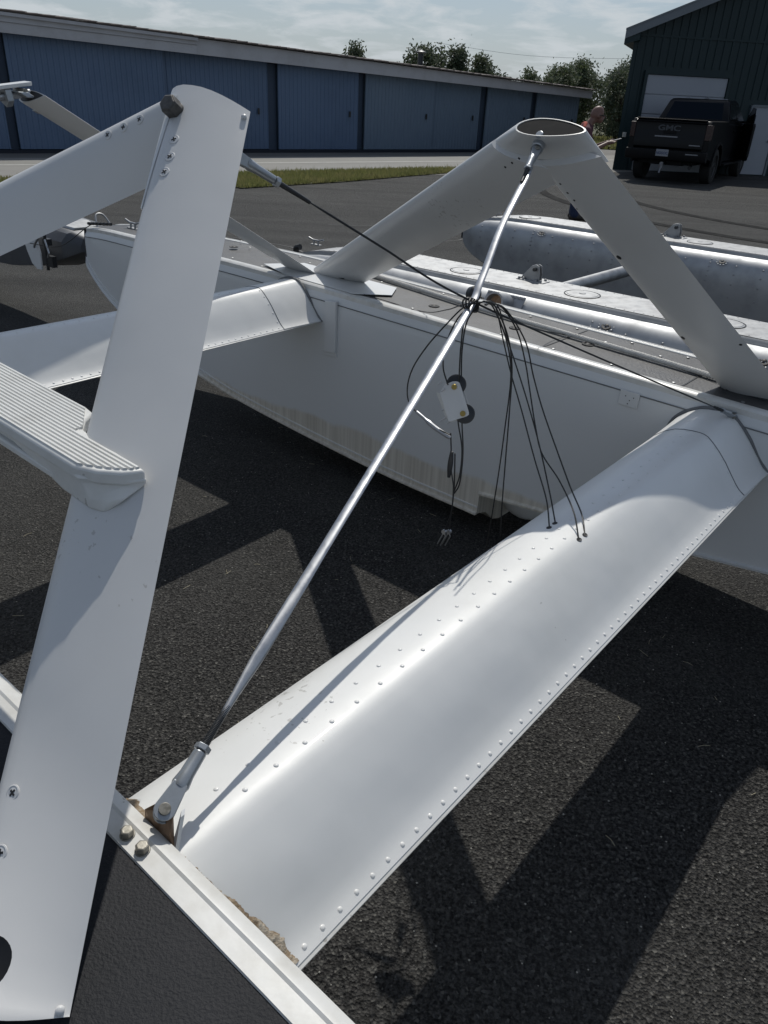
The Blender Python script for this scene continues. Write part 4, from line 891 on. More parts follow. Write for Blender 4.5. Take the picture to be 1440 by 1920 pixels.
obj('rudder_post', MB().cyl(Q(-5.03, 2.55, .54), Q(-5.01, 2.55, .78), .010).box(Q(-5.01, 2.56, .72), .07, .03, .04, A0, V0, ZZ).box(Q(-4.99, 2.56, .60), .08, .03, .07, A0, V0, ZZ), DARKM, tf, 30)
obj('rudder_arm', MB().tube([Q(-5.09, 2.51, .68), Q(-5.05, 2.50, .71), Q(-5.01, 2.52, .77)], .008, 8), STEEL, tf)
obj('rudder_arm', MB().tube([Q(-4.98, 2.53, .74), Q(-4.95, 2.53, .66), Q(-4.97, 2.53, .63)], .006, 8), STEEL, tf)
stn = thing('float_stand', 'low timber trestle carrying the dark float', 'stand', Q(-7.6, 2.86, 0))
for a_ in (-8.0, -7.2):
    for v_ in (2.62, 3.10): obj('leg', MB().box(Q(a_, v_, .16), .09, .09, .32, A0, V0, ZZ), WOODG, stn, 0)
    obj('beam', MB().box(Q(a_, 2.86, .345), .10, .60, .055, A0, V0, ZZ), WOODG, stn, 0)
cd = obj('cord', MB().tube(spline([Q(-5.12, 2.50, .70), Q(-4.85, 2.56, .715), P(-5.40, 3.10, -.06), P(-5.18, 3.09, -.022)], 6), .0028, 6), CABLE)
tag(cd, 'thin cord running from the dark float to the bow of the white float', 'cord')
kn = MB()
for i in range(7): kn.cyl(P(-5.42 + i * .045, 3.10, -.050 + i * .006), P(-5.39 + i * .045, 3.10, -.047 + i * .006), .009, n=8)
o = obj('cord_whipping', kn, RUB, cd, 40)

# ================================================================== ROPE, CABLES, PULLEY BLOCK
# three-strand rope lying on the far deck
rp = spline([P(-3.05, 3.428, .0185), P(-2.6, 3.372, .0185), P(-2.145, 3.318, .0185), P(-1.526, 3.279, .0185), P(-1.2, 3.259, .0185), P(-.905, 3.237, .0185)], 170)
m = MB(); cum = 0
acc = [0]
for i in range(1, len(rp)): acc.append(acc[-1] + (rp[i] - rp[i - 1]).length)
for k in range(3):
    pts = []
    for i, p in enumerate(rp):
        d = (rp[min(i + 1, len(rp) - 1)] - rp[max(i - 1, 0)]).normalized(); y = d.cross(FN).normalized(); t = acc[i] / .030 * 2 * math.pi / 1.0 + k * 2 * math.pi / 3
        pts.append(p + y * math.cos(t) * .0062 + FN * math.sin(t) * .0062)
    m.tube(pts, .0046, 6)
tag(obj('rope', m, ROPE, None, 60), 'pale grey twisted rope lying along the deck of the far white float', 'rope')
CB = {
'loop_left' : [[-1.1081, 1.7, 0.5152], [-1.1636, 1.7, 0.4893], [-1.2171, 1.7, 0.4284], [-1.2728, 1.7, 0.355], [-1.3148, 1.7, 0.2814], [-1.3284, 1.7, 0.2209], [-1.3175, 1.7, 0.1744], [-1.2808, 1.7, 0.1523], [-1.217, 1.7, 0.1308], [-1.1622, 1.7, 0.124]] ,
'loop_mid' : [[-1.1255, 1.72, 0.5071], [-1.1814, 1.72, 0.4652], [-1.2098, 1.72, 0.4119], [-1.2244, 1.72, 0.3557], [-1.223, 1.72, 0.302], [-1.2004, 1.72, 0.258]] ,
'over_pulley1' : [[-1.148, 1.74, 0.4979], [-1.1821, 1.74, 0.4444], [-1.1858, 1.74, 0.3692], [-1.1796, 1.74, 0.2861], [-1.1689, 1.74, 0.1686], [-1.1408, 1.74, 0.0771], [-1.1365, 1.74, -0.0084], [-1.1496, 1.74, -0.071]] ,
'over_pulley2' : [[-1.1559, 1.76, 0.4932], [-1.188, 1.76, 0.4367], [-1.1938, 1.76, 0.3633], [-1.1857, 1.76, 0.2799], [-1.1651, 1.76, 0.1477], [-1.1476, 1.76, 0.0513], [-1.1457, 1.76, -0.0456], [-1.1599, 1.76, -0.0878]] ,
'turnbuckle1' : [[-1.1725, 1.72, 0.1197], [-1.1624, 1.72, 0.0586], [-1.1557, 1.72, 0.0088], [-1.1402, 1.72, -0.0475], [-1.1372, 1.72, -0.1285], [-1.1535, 1.72, -0.2054]] ,
'turnbuckle2' : [[-1.1625, 1.74, 0.0523], [-1.1529, 1.74, -0.0324], [-1.1496, 1.74, -0.0857], [-1.149, 1.74, -0.1505], [-1.149, 1.74, -0.2117]] ,
'hole_a' : [[-1.1035, 1.7, 0.5176], [-1.0703, 1.7001, 0.5151], [-1.0302, 1.7003, 0.4303], [-0.9944, 1.7004, 0.354], [-0.946, 1.7006, 0.265], [-0.8852, 1.7007, 0.1473], [-0.8304, 1.7009, 0.0482], [-0.806, 1.705, -0.031]] ,
'hole_b' : [[-1.1064, 1.71, 0.5141], [-1.0687, 1.7142, 0.5092], [-1.0267, 1.7183, 0.4278], [-0.9547, 1.7225, 0.3015], [-0.8943, 1.7267, 0.1829], [-0.8398, 1.7308, 0.058], [-0.806, 1.738, -0.031]] ,
'hole_c' : [[-1.084, 1.68, 0.522], [-1.0387, 1.6859, 0.5174], [-0.9893, 1.6918, 0.4668], [-0.9561, 1.6977, 0.3936], [-0.9348, 1.7036, 0.3267], [-0.9029, 1.7094, 0.2311], [-0.8739, 1.7153, 0.1624], [-0.814, 1.7212, 0.1037], [-0.747, 1.7000, 0.0445], [-0.717, 1.703, -0.026]] ,
'hole_d' : [[-1.0809, 1.68, 0.5227], [-1.032, 1.6911, 0.5141], [-0.9683, 1.7023, 0.4453], [-0.9357, 1.7134, 0.3602], [-0.8973, 1.7245, 0.2739], [-0.8338, 1.7356, 0.1624], [-0.7881, 1.7468, 0.0807], [-0.735, 1.730, 0.028], [-0.717, 1.737, -0.026]] ,
'drop_a' : [[-1.0813, 1.66, 0.5282], [-1.0549, 1.66, 0.5246], [-1.0108, 1.66, 0.47], [-0.9814, 1.66, 0.4087], [-0.9682, 1.66, 0.3417], [-0.9647, 1.66, 0.2248], [-0.9625, 1.66, 0.1005], [-0.9634, 1.66, -0.0673], [-0.9656, 1.66, -0.1571]] ,
'drop_b' : [[-1.0655, 1.64, 0.5346], [-1.0329, 1.64, 0.5297], [-0.9848, 1.64, 0.4664], [-0.9593, 1.64, 0.3911], [-0.949, 1.64, 0.2946], [-0.9371, 1.64, 0.148], [-0.9254, 1.64, 0.0075], [-0.9158, 1.64, -0.0817]] ,
'deck_left' : [[-3.0, 3.06, .012], [-2.6, 3.05, .012], [-2.3, 3.045, .012], [-1.85, 2.6, 0.19], [-1.45, 2.1, 0.37], [-1.155, 1.74, 0.50]] ,
'deck_right' : [[-1.10, 1.70, .510], [-1.3722, 2.2, 0.3685], [-1.62, 2.9, 0.12], [-1.6388, 3.2825, 0.012], [-1.4572, 3.3034, 0.01], [-1.2607, 3.2711, 0.01], [-1.0299, 3.2371, 0.01], [-0.8551, 3.1996, 0.01]] ,
}
LB = {'loop_left': 'dark cable bowed out widest on the left of the hanging bundle', 'loop_mid': 'dark cable curving down behind the brace rod to the pulley block',
 'over_pulley1': 'dark cable passing the pulley block and hanging in a loop below it', 'over_pulley2': 'inner dark cable hanging straight behind the pulley block',
 'turnbuckle1': 'cable with a dark turnbuckle below the pulley block, forked end dangling', 'turnbuckle2': 'short cable end dangling beside the turnbuckle cable',
 'hole_a': 'cable entering the lower left hole in the spreader bar', 'hole_b': 'cable entering the upper left hole in the spreader bar',
 'hole_c': 'cable entering the lower right hole in the spreader bar', 'hole_d': 'cable entering the upper right hole, outermost on the right of the bundle',
 'drop_a': 'loose cable hanging in front of the hull, lowest end left of its neighbour', 'drop_b': 'loose cable hanging in front of the hull step, right of its neighbour',
 'deck_left': 'thin cable coming along the far deck edge into the bundle from the left', 'deck_right': 'thin cable leaving the bundle to the right along the far deck beside the rope'}
cab = {}
for k_, pts in CB.items():
    pts = [P(*q) for q in pts]
    if k_[:4] == 'hole':                              # these sag away towards the far float before they turn down into their holes
        n_ = len(pts); pts = [camp + (p - camp) * (1 + .15 * math.sin(math.pi * (i / (n_ - 1)) ** .72)) for i, p in enumerate(pts)]
        pts[-1] = pts[-1] - FN * .004
    if k_[:4] == 'drop': pts = [camp + (p - camp) * (1 + .12 * min(1, i / 3)) for i, p in enumerate(pts)]
    cab[k_] = tag(obj('control_cable', MB().tube(spline(pts, 8), .0018, 6), CABLE, None, 60), LB[k_], 'cable', 'dark rudder cables tied around the crossing of the brace rods')
# lashing that ties the bundle round the rods
m = MB()
for q in range(5):
    c = CRS + FA * (.006 * q - .012) * K + FN * .004; m.tube([c + (FV * math.cos(t) * .016 + FN * math.sin(t) * .013) + FA * .004 * math.sin(2 * t + q) for t in [2 * math.pi * i / 18 for i in range(19)]], .0021, 6)
tag(obj('cable_lashing', m, CABLE, None, 60), 'dark wire wrapped round the crossing of the two brace rods', 'cable tie')
bl = tag(obj('lashing_ball', MB().lathe(P(-1.178, 1.76, .512), FA, [(-.017, .004), (-.012, .014), (0, .019), (.012, .014), (.017, .004)], 16), DARKM), 'dark round cable guide on the thin rod beside the bundle', 'cable guide')
# swaged fittings and turnbuckle as parts of their cables
f1 = [P(*q) for q in ([-1.287, 1.7, .155], [-1.262, 1.7, .146], [-1.215, 1.7, .128], [-1.165, 1.71, .110])]
obj('swage_fitting', MB().tube(spline(f1, 6), lambda u: .0042 + .0022 * (u > .45) * (u < .95), 8), STEEL, cab['loop_left'])
obj('turnbuckle_barrel', MB().tube([P(-1.161, 1.72, .065 - i * .0105) for i in range(9)], lambda u: .0035 + .0035 * math.sin(math.pi * (u * .9 + .05)), 10), DARKM, cab['turnbuckle1'])
for i, e in ((1, CB['turnbuckle1'][-1]), (2, CB['turnbuckle2'][-1])):
    e = P(*e); m = MB(); m.cyl(e + FV * -.004, e + FV * .004, .0065, n=12)
    for s_ in (-1, 1): m.tube([e, e + FN * -.012 + FA * .005 * s_ - FV * 0, e + FN * -.045 + FA * (-.012 + .005 * s_)], .0016, 6)
    obj('cable_fork', m, STEEL, cab['turnbuckle%d' % i], 40)
# pulley block
pb_ = thing('pulley_block', 'small double pulley block of grey plate with yellow bolts hanging in the cables', 'pulley', P(-1.17, 1.72, .22))
pl = [(-1.2228, 0.2258), (-1.2140, .2480), (-1.2078, 0.2574), (-1.185, .2720), (-1.1747, 0.2760), (-1.1650, .2770), (-1.1599, 0.2743), (-1.152, .262), (-1.1183, 0.2013), (-1.1170, .194), (-1.1235, 0.1868), (-1.1788, 0.1527), (-1.1830, .1545)]
pk = P(-1.17, 1.72, .21); vp = ((camp - pk).normalized() * .93 - FA * .25 + FN * .0).normalized()
def onp(p, off=0):                                     # slide a point along its sight line into the block's own plane
    d = p - camp; return camp + d * ((pk - camp).dot(vp) / d.dot(vp)) + vp * off
obj('front_plate', MB().prism([onp(P(a, 1.72, n), .006) for a, n in pl], -vp * .0018), STRUT, pb_, 0, bevel=.0006)
obj('back_plate', MB().prism([onp(P(a, 1.72, n), -.016) for a, n in pl], -vp * .0018), WHITEN, pb_, 0)
obj('side_plate', MB().prism([onp(P(-1.2228, 1.72, .2258), .004), onp(P(-1.1815, 1.72, .1545), .004), onp(P(-1.20, 1.72, .158), -.016), onp(P(-1.246, 1.72, .226), -.016)], FA * .0012), WHITEN, pb_, 0)
for a, n, a2, n2 in ((-1.1741, .2680, -1.1762, .2586), (-1.1340, .1923, -1.137, .1906)):
    c0 = onp(P(a, 1.72, n), .002); m = MB().lathe(c0, -vp, [(-.001, .0205), (.001, .0235), (.003, .0235), (.006, .0185), (.009, .0235), (.011, .0235), (.013, .0205)], 32)
    obj('sheave', m, DARKM, pb_, 40)
    c1 = onp(P(a2, 1.72, n2), .0062); obj('bolt', MB().lathe(c1, vp, [(0, .0068), (.002, .0068), (.0032, .0056), (.0033, .0044), (.0042, .004), (.0042, .0002)], 18), BRASS, pb_, 40)
for a, n in ((-1.207, .245), (-1.198, .19), (-1.190, .168), (-1.200, .158), (-1.176, .158), (-1.222, .262)):
    obj('split_pin', MB().tube([P(a, 1.715, n), P(a + .006, 1.708, n + .004), P(a - .003, 1.705, n - .006)], .0016, 6), STEEL, pb_)
# debris on the asphalt
STRAW = M('dry_straw', (0.42, 0.38, 0.27), 0.8); PEB = M('pale_pebble', (0.42, 0.40, 0.36), 0.8)
rnd = random.Random(5); m = MB()
for i in range(90):
    a, v = rnd.uniform(-3.2, .9), rnd.uniform(.3, 2.9); c = Q(a, v, .004); t = rnd.uniform(0, 6.28); l = rnd.uniform(.006, .02)
    d = Vector((math.cos(t), math.sin(t), 0)); e = Vector((-d.y, d.x, 0)); m.tube([c, c + d * l + e * l * .12 + ZZ * .002, c + d * 2 * l + e * l * .5], .0007, 4)
tag(obj('straw', m, STRAW, None, 0, kind='stuff'), 'tiny bits of dry straw scattered on the dark asphalt', 'straw')
m = MB()
for i in range(1400):
    a, v = rnd.uniform(-3.4, 1.2), rnd.uniform(.3, 3.2); c = Q(a, v, .002); r = rnd.uniform(.0012, .0032)
    m.add([c + Vector((r, 0, 0)), c + Vector((0, r, 0)), c + Vector((-r, 0, 0)), c + Vector((0, -r, 0)), c + ZZ * r * .8], [(0, 1, 4), (1, 2, 4), (2, 3, 4), (3, 0, 4)])
tag(obj('pebbles', m, PEB, None, 0, kind='stuff'), 'loose pale grit scattered over the dark asphalt', 'grit')
# ================================================================== PICKUP TRUCK
BLK = M('black_car_paint', (0.003, 0.0035, 0.005), 0.35, coat=0.0, spec=0.22)
BLKP = M('black_plastic', (0.006, 0.006, 0.007), 0.6, spec=.2)
GLS = M('dark_glass', (0.004, 0.005, 0.006), 0.10, spec=0.3)
TYRE = M('tyre_rubber', (0.012, 0.012, 0.012), 0.8)
RIM = M('dark_rim', (0.05, 0.05, 0.055), 0.35, metal=0.7)
CHR = M('dull_chrome', (0.20, 0.21, 0.24), 0.3, metal=1.0)
RED = M('tail_lamp_red', (0.022, 0.005, 0.006), 0.25)
tf_ = Vector((.52, .854, 0)).normalized(); trr = Vector((tf_.y, -tf_.x, 0)); T0 = Vector((7.18, 22.35, 0))
def TP_(x, y, z): return T0 + trr * x + tf_ * y + ZZ * z
tk = thing('pickup_truck', 'black crew cab pickup truck parked tail first before the workshop door', 'truck', T0)
def arc(cy, r, n=9): return [(cy + r * math.cos(math.pi - math.pi * i / n), .42 + r * math.sin(math.pi * i / n) * 1.0) for i in range(n + 1)]
def sidepoly(): return [(-1.16, .62), (-.62, .56)] + arc(0, .53) + [(.62, .50), (3.16, .50)] + arc(3.75, .53) + [(4.4, .55), (4.72, .62), (4.74, 1.05), (4.62, 1.24), (3.1, 1.36), (.95, 1.38), (.93, 1.44), (-1.10, 1.44), (-1.17, 1.36)]
for sg in (-1, 1):
    sp_ = sidepoly(); cl_ = lambda y, z: .985 + .02 * math.sin(math.pi * min(1, max(0, (z - .5) / .95))) - .05 * max(0, (z - 1.2) / .25)
    m = MB().loft([[TP_(sg * (cl_(y, z) - .16), y, z) for y, z in sp_], [TP_(sg * cl_(y, z), y, z) for y, z in sp_]])
    b = obj('side_panel', m, BLK, tk, 30, bevel=.012)
    for cy in (0, 3.75):
        m = MB().loft([[TP_(sg * x, cy + r * math.cos(math.pi * i / 16), .42 + r * math.sin(math.pi * i / 16)) for i in range(17)] + [TP_(sg * x, cy + (r + .07) * math.cos(math.pi * i / 16), .42 + (r + .07) * math.sin(math.pi * i / 16)) for i in range(16, -1, -1)] for x, r in ((.98, .50), (1.03, .50))])
        obj('wheel_arch_flare', m, BLKP, tk, 30)
obj('chassis', MB().box(TP_(0, 1.8, .62), 1.3, 5.6, .36, trr, tf_, ZZ).box(TP_(0, -.9, .5), .8, .3, .16, trr, tf_, ZZ), BLKP, tk, 0)
obj('bed_floor', MB().box(TP_(0, -.1, .88), 1.68, 2.0, .05, trr, tf_, ZZ), BLKP, tk, 0)
obj('hood', MB().loft([[TP_(x, y, z) for x, z in ((-.84, zt - .35), (-.82, zt - .02), (-.6, zt + .01), (.6, zt + .01), (.82, zt - .02), (.84, zt - .35))] for y, zt in ((2.9, 1.42), (4.0, 1.36), (4.6, 1.26), (4.7, 1.1))]), BLK, tk, 30)
# cab with glass
cabr = lambda y0, y1, y2, y3, w0, w1, z0, z1: None
def cab_ring(z, w_, ya, yb): return [TP_(-w_, ya, z), TP_(-w_ * .9, ya - .03, z), TP_(w_ * .9, ya - .03, z), TP_(w_, ya, z), TP_(w_, yb, z), TP_(w_ * .9, yb + .04, z), TP_(-w_ * .9, yb + .04, z), TP_(-w_, yb, z)]
obj('cab', MB().loft([cab_ring(1.30, .93, .95, 3.25), cab_ring(1.42, .92, .97, 3.15), cab_ring(1.88, .77, 1.28, 2.45), cab_ring(1.93, .73, 1.36, 2.35), cab_ring(1.945, .62, 1.45, 2.25)]), BLK, tk, 30, bevel=.01)
def slat(c4, m_, nm, th=.012): # quad panel slightly proud
    n_ = (c4[1] - c4[0]).cross(c4[3] - c4[0]).normalized(); cc = sum(c4, Vector()) / 4
    if n_.dot(cc - TP_(0, 1.9, 1.5)) < 0: n_ = -n_
    return obj(nm, MB().prism([p + n_ * .002 for p in c4], n_ * th), m_, tk, 0, bevel=.004)
slat([TP_(-.74, .985, 1.47), TP_(.74, .985, 1.47), TP_(.64, 1.235, 1.86), TP_(-.64, 1.235, 1.86)], GLS, 'rear_window')
for sg in (-1, 1):
    slat([TP_(sg * .905, 1.12, 1.46), TP_(sg * .905, 1.98, 1.46), TP_(sg * .785, 1.98, 1.83), TP_(sg * .785, 1.36, 1.83)], GLS, 'side_window')
    slat([TP_(sg * .905, 2.05, 1.46), TP_(sg * .905, 2.95, 1.46), TP_(sg * .785, 2.42, 1.83), TP_(sg * .785, 2.05, 1.83)], GLS, 'side_window')
    mr_ = obj('door_mirror', MB().box(TP_(sg * 1.12, 2.9, 1.50), .20, .10, .26, trr, tf_, ZZ).box(TP_(sg * .98, 2.9, 1.44), .16, .05, .06, trr, tf_, ZZ), BLKP, tk, 0, bevel=.02)
    for y in (1.55, 2.55): obj('door_handle', MB().box(TP_(sg * 1.01, y, 1.22), .03, .18, .035, trr, tf_, ZZ), CHR if False else BLK, tk, 0, bevel=.008)
    obj('tail_lamp', MB().loft([[TP_(sg * x, y, z) for x, y in ((.86, -1.19), (.985, -1.17), (1.005, -1.05), (.86, -1.05))] for z in (1.02, 1.36)]), RED, tk, 0, bevel=.01)
    obj('running_board', MB().box(TP_(sg * 1.0, 1.9, .44), .16, 2.3, .05, trr, tf_, ZZ), BLKP, tk, 0, bevel=.01)
# tailgate, bumper and their marks
tg = obj('tailgate', MB().loft([[TP_(x * 1.0, y, z) for y, z in ((-1.13, .80), (-1.185, .82), (-1.19, 1.08), (-1.17, 1.12), (-1.175, 1.36), (-1.20, 1.40), (-1.12, 1.44), (-1.08, 1.42), (-1.08, .80))] for x in (-.855, .855)]), BLK, tk, 30, bevel=.008)
obj('tailgate_spoiler', MB().box(TP_(0, -1.145, 1.448), 1.70, .10, .022, trr, tf_, ZZ), BLKP, tg, 0, bevel=.006)
obj('tailgate_handle', MB().box(TP_(0, -1.188, 1.17), .30, .02, .06, trr, tf_, ZZ), BLKP, tg, 0)
obj('badge_bar', MB().box(TP_(-.06, -1.196, 1.065), .56, .012, .028, trr, tf_, ZZ), CHR, tg, 0)
obj('badge_bar', MB().box(TP_(.66, -1.196, .90), .26, .012, .024, trr, tf_, ZZ), CHR, tg, 0)
bpm = obj('rear_bumper', MB().loft([[TP_(x, y - (.0 if abs(x) < .9 else -.06), z) for y, z in ((-1.12, .52), (-1.26, .54), (-1.30, .62), (-1.29, .76), (-1.13, .78))] for x in (-1.0, -.85, .85, 1.0)]), BLKP, tk, 30, bevel=.012)
obj('bumper_step', MB().box(TP_(.66, -1.292, .70), .30, .02, .025, trr, tf_, ZZ), CHR, bpm, 0)
PLW = M('plate_white', (0.24, 0.25, 0.28), 0.5); PLB = M('plate_blue', (0.03, 0.05, 0.14), 0.5); EMB = M('emblem_grey', (0.05, 0.055, 0.065), 0.5)
pt_ = obj('number_plate', MB().box(TP_(-.05, -1.318, .70), .31, .012, .155, trr, tf_, ZZ), PLW, bpm, 0, bevel=.006)
def lettering(txt, size, centre, mat, parent, name, ext=.006, bold=0.0, sx=1.0):
    cu = bpy.data.curves.new(name, 'FONT'); cu.body = txt; cu.size = size; cu.extrude = ext; cu.align_x = 'CENTER'; cu.align_y = 'CENTER'; cu.offset = bold
    to = bpy.data.objects.new(name, cu); COL.objects.link(to); bpy.context.view_layer.update()
    me = bpy.data.meshes.new_from_object(to.evaluated_get(bpy.context.evaluated_depsgraph_get())); bpy.data.objects.remove(to)
    Mx = Matrix(((trr.x, 0, -tf_.x, centre.x), (trr.y, 0, -tf_.y, centre.y), (0, 1, 0, centre.z), (0, 0, 0, 1))) @ Matrix.Diagonal((sx, 1, 1, 1))
    me.transform(Mx); return obj(name, me, mat, parent, 0)
lettering('GMC', .17, TP_(-.02, -1.182, 1.25), EMB, tg, 'emblem_letters', .012, .004, 1.45)
lettering('NO5OC', .085, TP_(-.05, -1.326, .695), PLB, pt_ if False else bpm, 'plate_characters', .003, .001, .95)
# hitch and chain
obj('tow_hitch', MB().cyl(TP_(0, -1.1, .46), TP_(0, -1.42, .46), .035, n=10).cyl(TP_(0, -1.36, .36), TP_(0, -1.36, .50), .045, n=12).cyl(TP_(-.02, -1.37, .25), TP_(.0, -1.36, .38), .03, n=10), CHR, tk, 30)
obj('exhaust_pipe', MB().cyl(TP_(.62, -1.0, .42), TP_(.66, -1.22, .40), .045, n=14), DARKM, tk)
for x in (-.5, .0, .5): obj('roof_marker', MB().box(TP_(x, 2.05, 1.955), .12, .07, .03, trr, tf_, ZZ), CHR, tk, 0, bevel=.01)
obj('roof_antenna', MB().box(TP_(.1, 1.55, 1.96), .07, .16, .05, trr, tf_, ZZ), CHR, tk, 0, bevel=.018)
for sx_ in (-.86, .86):
    for y in (0, 3.75):
        c = TP_(sx_, y, .415); ax = trr * (1 if sx_ > 0 else -1)
        w_ = obj('wheel', MB().lathe(c - ax * .14, ax, [(0, .26), (0, .36), (.02, .405), (.06, .415), (.22, .415), (.26, .405), (.28, .36), (.28, .27), (.24, .25)], 40), TYRE, tk, 40)
        m = MB().lathe(c + ax * .08, ax, [(0, .26), (.03, .255), (.0, .22), (-.02, .1), (.03, .09), (.04, .05), (.04, .001)], 32)
        for q in range(6):
            t = q * math.pi / 3; d = tf_ * math.cos(t) + ZZ * math.sin(t); m.box(c + ax * .09 + d * .16, .20, .05, .03, d, d.cross(ax), ax)
        obj('rim', m, RIM, w_, 30)
# open front door on the right
hx = TP_(.99, 2.98, 0); dd = (trr * .42 - tf_ * .91).normalized(); dn = Vector((dd.y, -dd.x, 0))
do = MB().prism([hx + dd * y + ZZ * z for y, z in ((0, .55), (.05, .50), (.92, .50), (1.02, .62), (1.03, 1.36), (.98, 1.42), (0, 1.40))], dn * .07)
dr_ = obj('open_door', do, BLK, tk, 0, bevel=.015, label='open front door')
obj('door_glass', MB().prism([hx + dd * y + ZZ * z + dn * .025 for y, z in ((.15, 1.42), (.92, 1.42), (.80, 1.78), (.50, 1.80))], dn * .02), GLS, dr_, 0)

# ================================================================== PERSON
SKIN = M('skin', (0.17, 0.09, 0.068), 0.5, var=(40, .4, (.12, .06, .048))); VEST = M('dark_maroon_shirt', (0.075, 0.024, 0.034), 0.9, var=(30, .5, (0.09, .032, .04))); ORNG = M('orange_red_cloth', (0.40, 0.07, 0.045), 0.85)
JEAN = M('dark_blue_jeans', (0.022, 0.034, 0.075), 0.9, var=(20, .6, (.035, .05, .10))); SHOE = M('dark_shoe', (0.03, 0.025, 0.02), 0.7)
X0, Y0 = 2.72, 13.4
pe = thing('person', 'bald person in a dark shirt with orange red shoulders, head bowed over a phone', 'person', (X0, Y0, 0))
def skin(name, verts, edges, rad, mat, parent, sub=2, root=0):
    me = bpy.data.meshes.new(name); me.from_pydata([(X0 + x, Y0 + y, z) for x, y, z in verts], edges, []); o = bpy.data.objects.new(name, me); COL.objects.link(o)
    sk = o.modifiers.new('s', 'SKIN'); sk.use_smooth_shade = True; sk.branch_smoothing = .6
    for i, r in enumerate(rad): me.skin_vertices[0].data[i].radius = (r, r) if not isinstance(r, tuple) else r
    me.skin_vertices[0].data[root].use_root = True
    o.modifiers.new('d', 'SUBSURF').levels = sub; bpy.context.view_layer.update()
    m2 = bpy.data.meshes.new_from_object(o.evaluated_get(bpy.context.evaluated_depsgraph_get())); bpy.data.objects.remove(o)
    for p in m2.polygons: p.use_smooth = True
    return obj(name, m2, mat, parent, 0)
def blob(name, chains, ells, mat, parent, vox=.011, sm=4):
    """tapered limbs and rounded masses melted into one continuous skin"""
    m = MB()
    for pts, rad in chains:
        pts = [Vector((X0 + x, Y0 + y, z)) for x, y, z in pts]; sp = spline(pts, 6); n = len(sp)
        rr = lambda u: rad[min(len(rad) - 2, int(u * (len(rad) - 1)))] * (1 - (u * (len(rad) - 1)) % 1 if u < 1 else 0) + rad[min(len(rad) - 1, int(u * (len(rad) - 1)) + 1)] * ((u * (len(rad) - 1)) % 1 if u < 1 else 1)
        m.tube(sp, rr, 14)
        for e, r in ((sp[0], rad[0]), (sp[-1], rad[-1])): m.lathe(e - ZZ * r, ZZ, [(r - r * math.cos(t), max(.0005, r * math.sin(t))) for t in [math.pi * q / 8 for q in range(9)]], 14)
    for c, rx, ry, rz, tilt in ells:
        c = Vector((X0 + c[0], Y0 + c[1], c[2])); Rm = Matrix.Rotation(tilt, 3, 'Y'); rings = []
        for q in range(1, 14):
            t = math.pi * q / 14; rings.append([c + Rm @ Vector((rx * math.sin(t) * math.cos(f), ry * math.sin(t) * math.sin(f), -rz * math.cos(t))) for f in [2 * math.pi * k / 18 for k in range(18)]])
        m.loft(rings)
    me = m.mesh(name, 0); o = bpy.data.objects.new(name, me); COL.objects.link(o)
    r_ = o.modifiers.new('r', 'REMESH'); r_.mode = 'VOXEL'; r_.voxel_size = vox
    q_ = o.modifiers.new('s', 'SMOOTH'); q_.iterations = sm; q_.factor = .5
    bpy.context.view_layer.update(); m2 = bpy.data.meshes.new_from_object(o.evaluated_get(bpy.context.evaluated_depsgraph_get())); bpy.data.objects.remove(o)
    for p in m2.polygons: p.use_smooth = True
    return obj(name, m2, mat, parent, 0)
arms = []; hands = []
for sg, hand in ((-1, (.46, -.06, 1.150)), (1, (.47, .05, 1.155))):
    arms.append(([(.09, sg * .17, 1.31), (.13, sg * .225, 1.20), (.17, sg * .225, 1.05), (.22, sg * .20, 1.035), (.34, sg * .13, 1.095), hand], [.052, .046, .042, .040, .033, .027]))
    hx_, hy, hz = hand
    hands.append(([hand, (hx_ + .045, hy, hz + .008), (hx_ + .085, hy, hz + .014)], [.026, .030, .026]))
    for q in range(4): hands.append(([(hx_ + .07, hy + (q - 1.5) * .019, hz + .012), (hx_ + .115 - .006 * abs(q - 1.4), hy + (q - 1.5) * .021, hz + .020), (hx_ + .145 - .010 * abs(q - 1.4), hy + (q - 1.5) * .019, hz + .042)], [.0095, .0085, .0075]))
    hands.append(([(hx_ + .02, hy - sg * .02, hz + .012), (hx_ + .06, hy - sg * .035, hz + .045), (hx_ + .095, hy - sg * .02, hz + .052)], [.012, .010, .0085]))
legs = [([(0, -.10, .90), (.04, -.11, .68), (.07, -.11, .48), (.09, -.12, .28), (.10, -.12, .08)], [.095, .080, .058, .055, .040]), ([(0, .10, .90), (.10, .11, .68), (.15, .11, .48), (.14, .12, .28), (.13, .12, .08)], [.095, .080, .058, .055, .040])]
body = blob('body', [([(0, 0, .93), (.03, 0, 1.08), (.07, 0, 1.24), (.12, 0, 1.33)], [.125, .12, .13, .085]), ([(.10, -.165, 1.305), (.12, 0, 1.34), (.10, .165, 1.305)], [.055, .07, .055]), ([(.12, 0, 1.33), (.165, 0, 1.42), (.215, 0, 1.475)], [.075, .058, .056])] + arms + hands + legs,
    [((.245, 0, 1.545), .098, .077, .115, .55), ((.295, 0, 1.475), .062, .052, .060, .55), ((.355, 0, 1.500), .020, .014, .026, .7), ((.26, -.080, 1.515), .022, .012, .032, .3), ((.26, .080, 1.515), .022, .012, .032, .3)], SKIN, pe, .009, 3)
for sg in (-1, 1): obj('eye', MB().lathe((X0 + .342, Y0 + sg * .032, 1.522), (1, sg * .3, -.3), [(-.004, .011), (.003, .008), (.005, .001)], 8), SLOT, body)
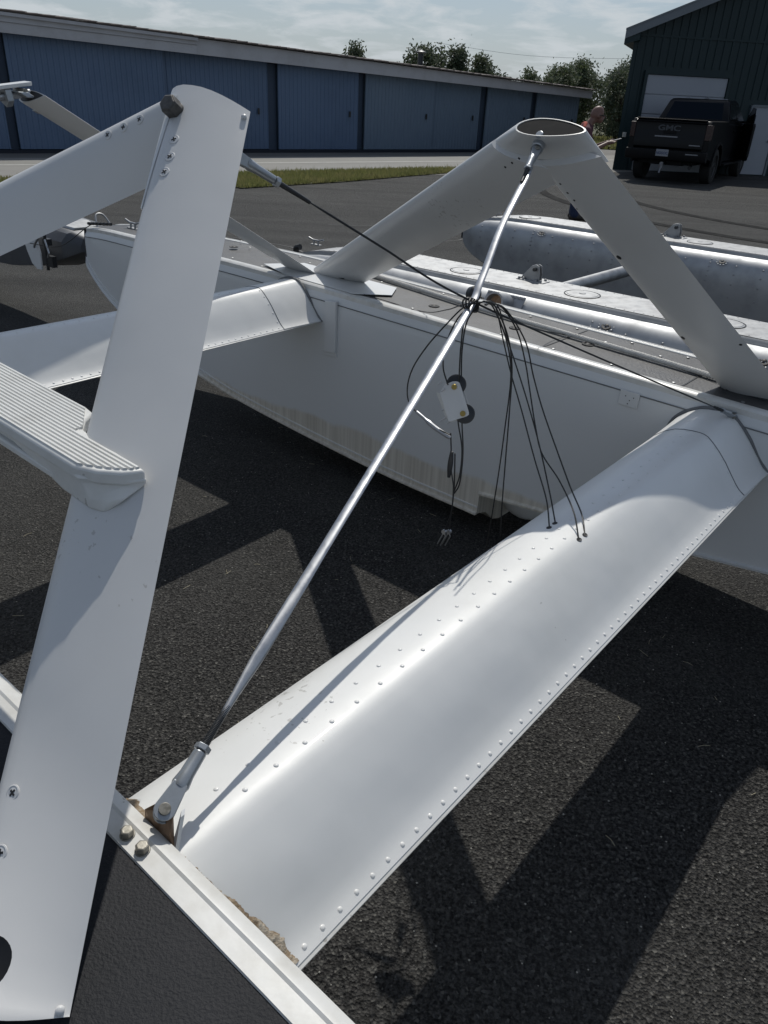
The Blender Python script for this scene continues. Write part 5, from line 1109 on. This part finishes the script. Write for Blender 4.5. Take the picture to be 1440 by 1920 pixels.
obj('glasses', MB().tube([(X0 + 0.260, Y0 - .088, 1.530), (X0 + 0.340, Y0 - .075, 1.528), (X0 + 0.365, Y0 - .03, 1.520), (X0 + 0.365, Y0 + .03, 1.520), (X0 + 0.340, Y0 + .075, 1.528), (X0 + 0.260, Y0 + .088, 1.530)], .005, 6), DARKM, pe)
blob('shirt', [([(-.005, 0, .90), (.03, 0, 1.08), (.07, 0, 1.24), (.115, 0, 1.325)], [.145, .15, .168, .11]), ([(.10, -.165, 1.30), (.115, 0, 1.33), (.10, .165, 1.30)], [.070, .082, .070])] + [([(.09, sg * .17, 1.305), (.13, sg * .226, 1.20), (.165, sg * .226, 1.08)], [.068, .062, .055]) for sg in (-1, 1)], [], VEST, pe, .011, 3)
blob('shoulder_panel', [([(.055, -.14, 1.352), (.075, -.06, 1.392), (.09, 0, 1.402), (.075, .06, 1.392), (.055, .14, 1.352)], [.026, .034, .034, .034, .026])], [], ORNG, pe, .009, 3)
blob('jeans', [([(p[0], p[1], p[2]) for p in l_[0][:-1]] + [(l_[0][-1][0], l_[0][-1][1], .10)], [.118, .098, .080, .074, .072]) for l_ in legs] + [([(-.01, -.05, .93), (-.01, .05, .93)], [.135, .135])], [], JEAN, pe, .011, 3)
for a, b_ in (((.06, -.12, .05), (.27, -.13, .042)), ((.09, .12, .05), (.30, .13, .042))): blob('shoe', [([a, ((a[0] + b_[0]) / 2, (a[1] + b_[1]) / 2, .052), b_], [.046, .048, .038])], [], SHOE, pe, .009, 3)
ph_ = obj('phone', MB().box((X0 + .60, Y0, 1.200), .16, .08, .010, Vector((.96, 0, .28)), Vector((0, 1, 0)), Vector((-.28, 0, .96))), DARKM, None, 0, bevel=.003)
tag(ph_, 'dark phone held by the person with the bowed head', 'phone')
# black mat corner at the right edge of the apron
tag(obj('wheel_chock', MB().box((6.62, 12.05, .05), .30, .12, .10, Vector((.9, -.3, 0)).normalized(), Vector((.3, .9, 0)).normalized()), RUB, None, 0, bevel=.02), 'small black rubber chock on the apron at the right edge', 'chock')
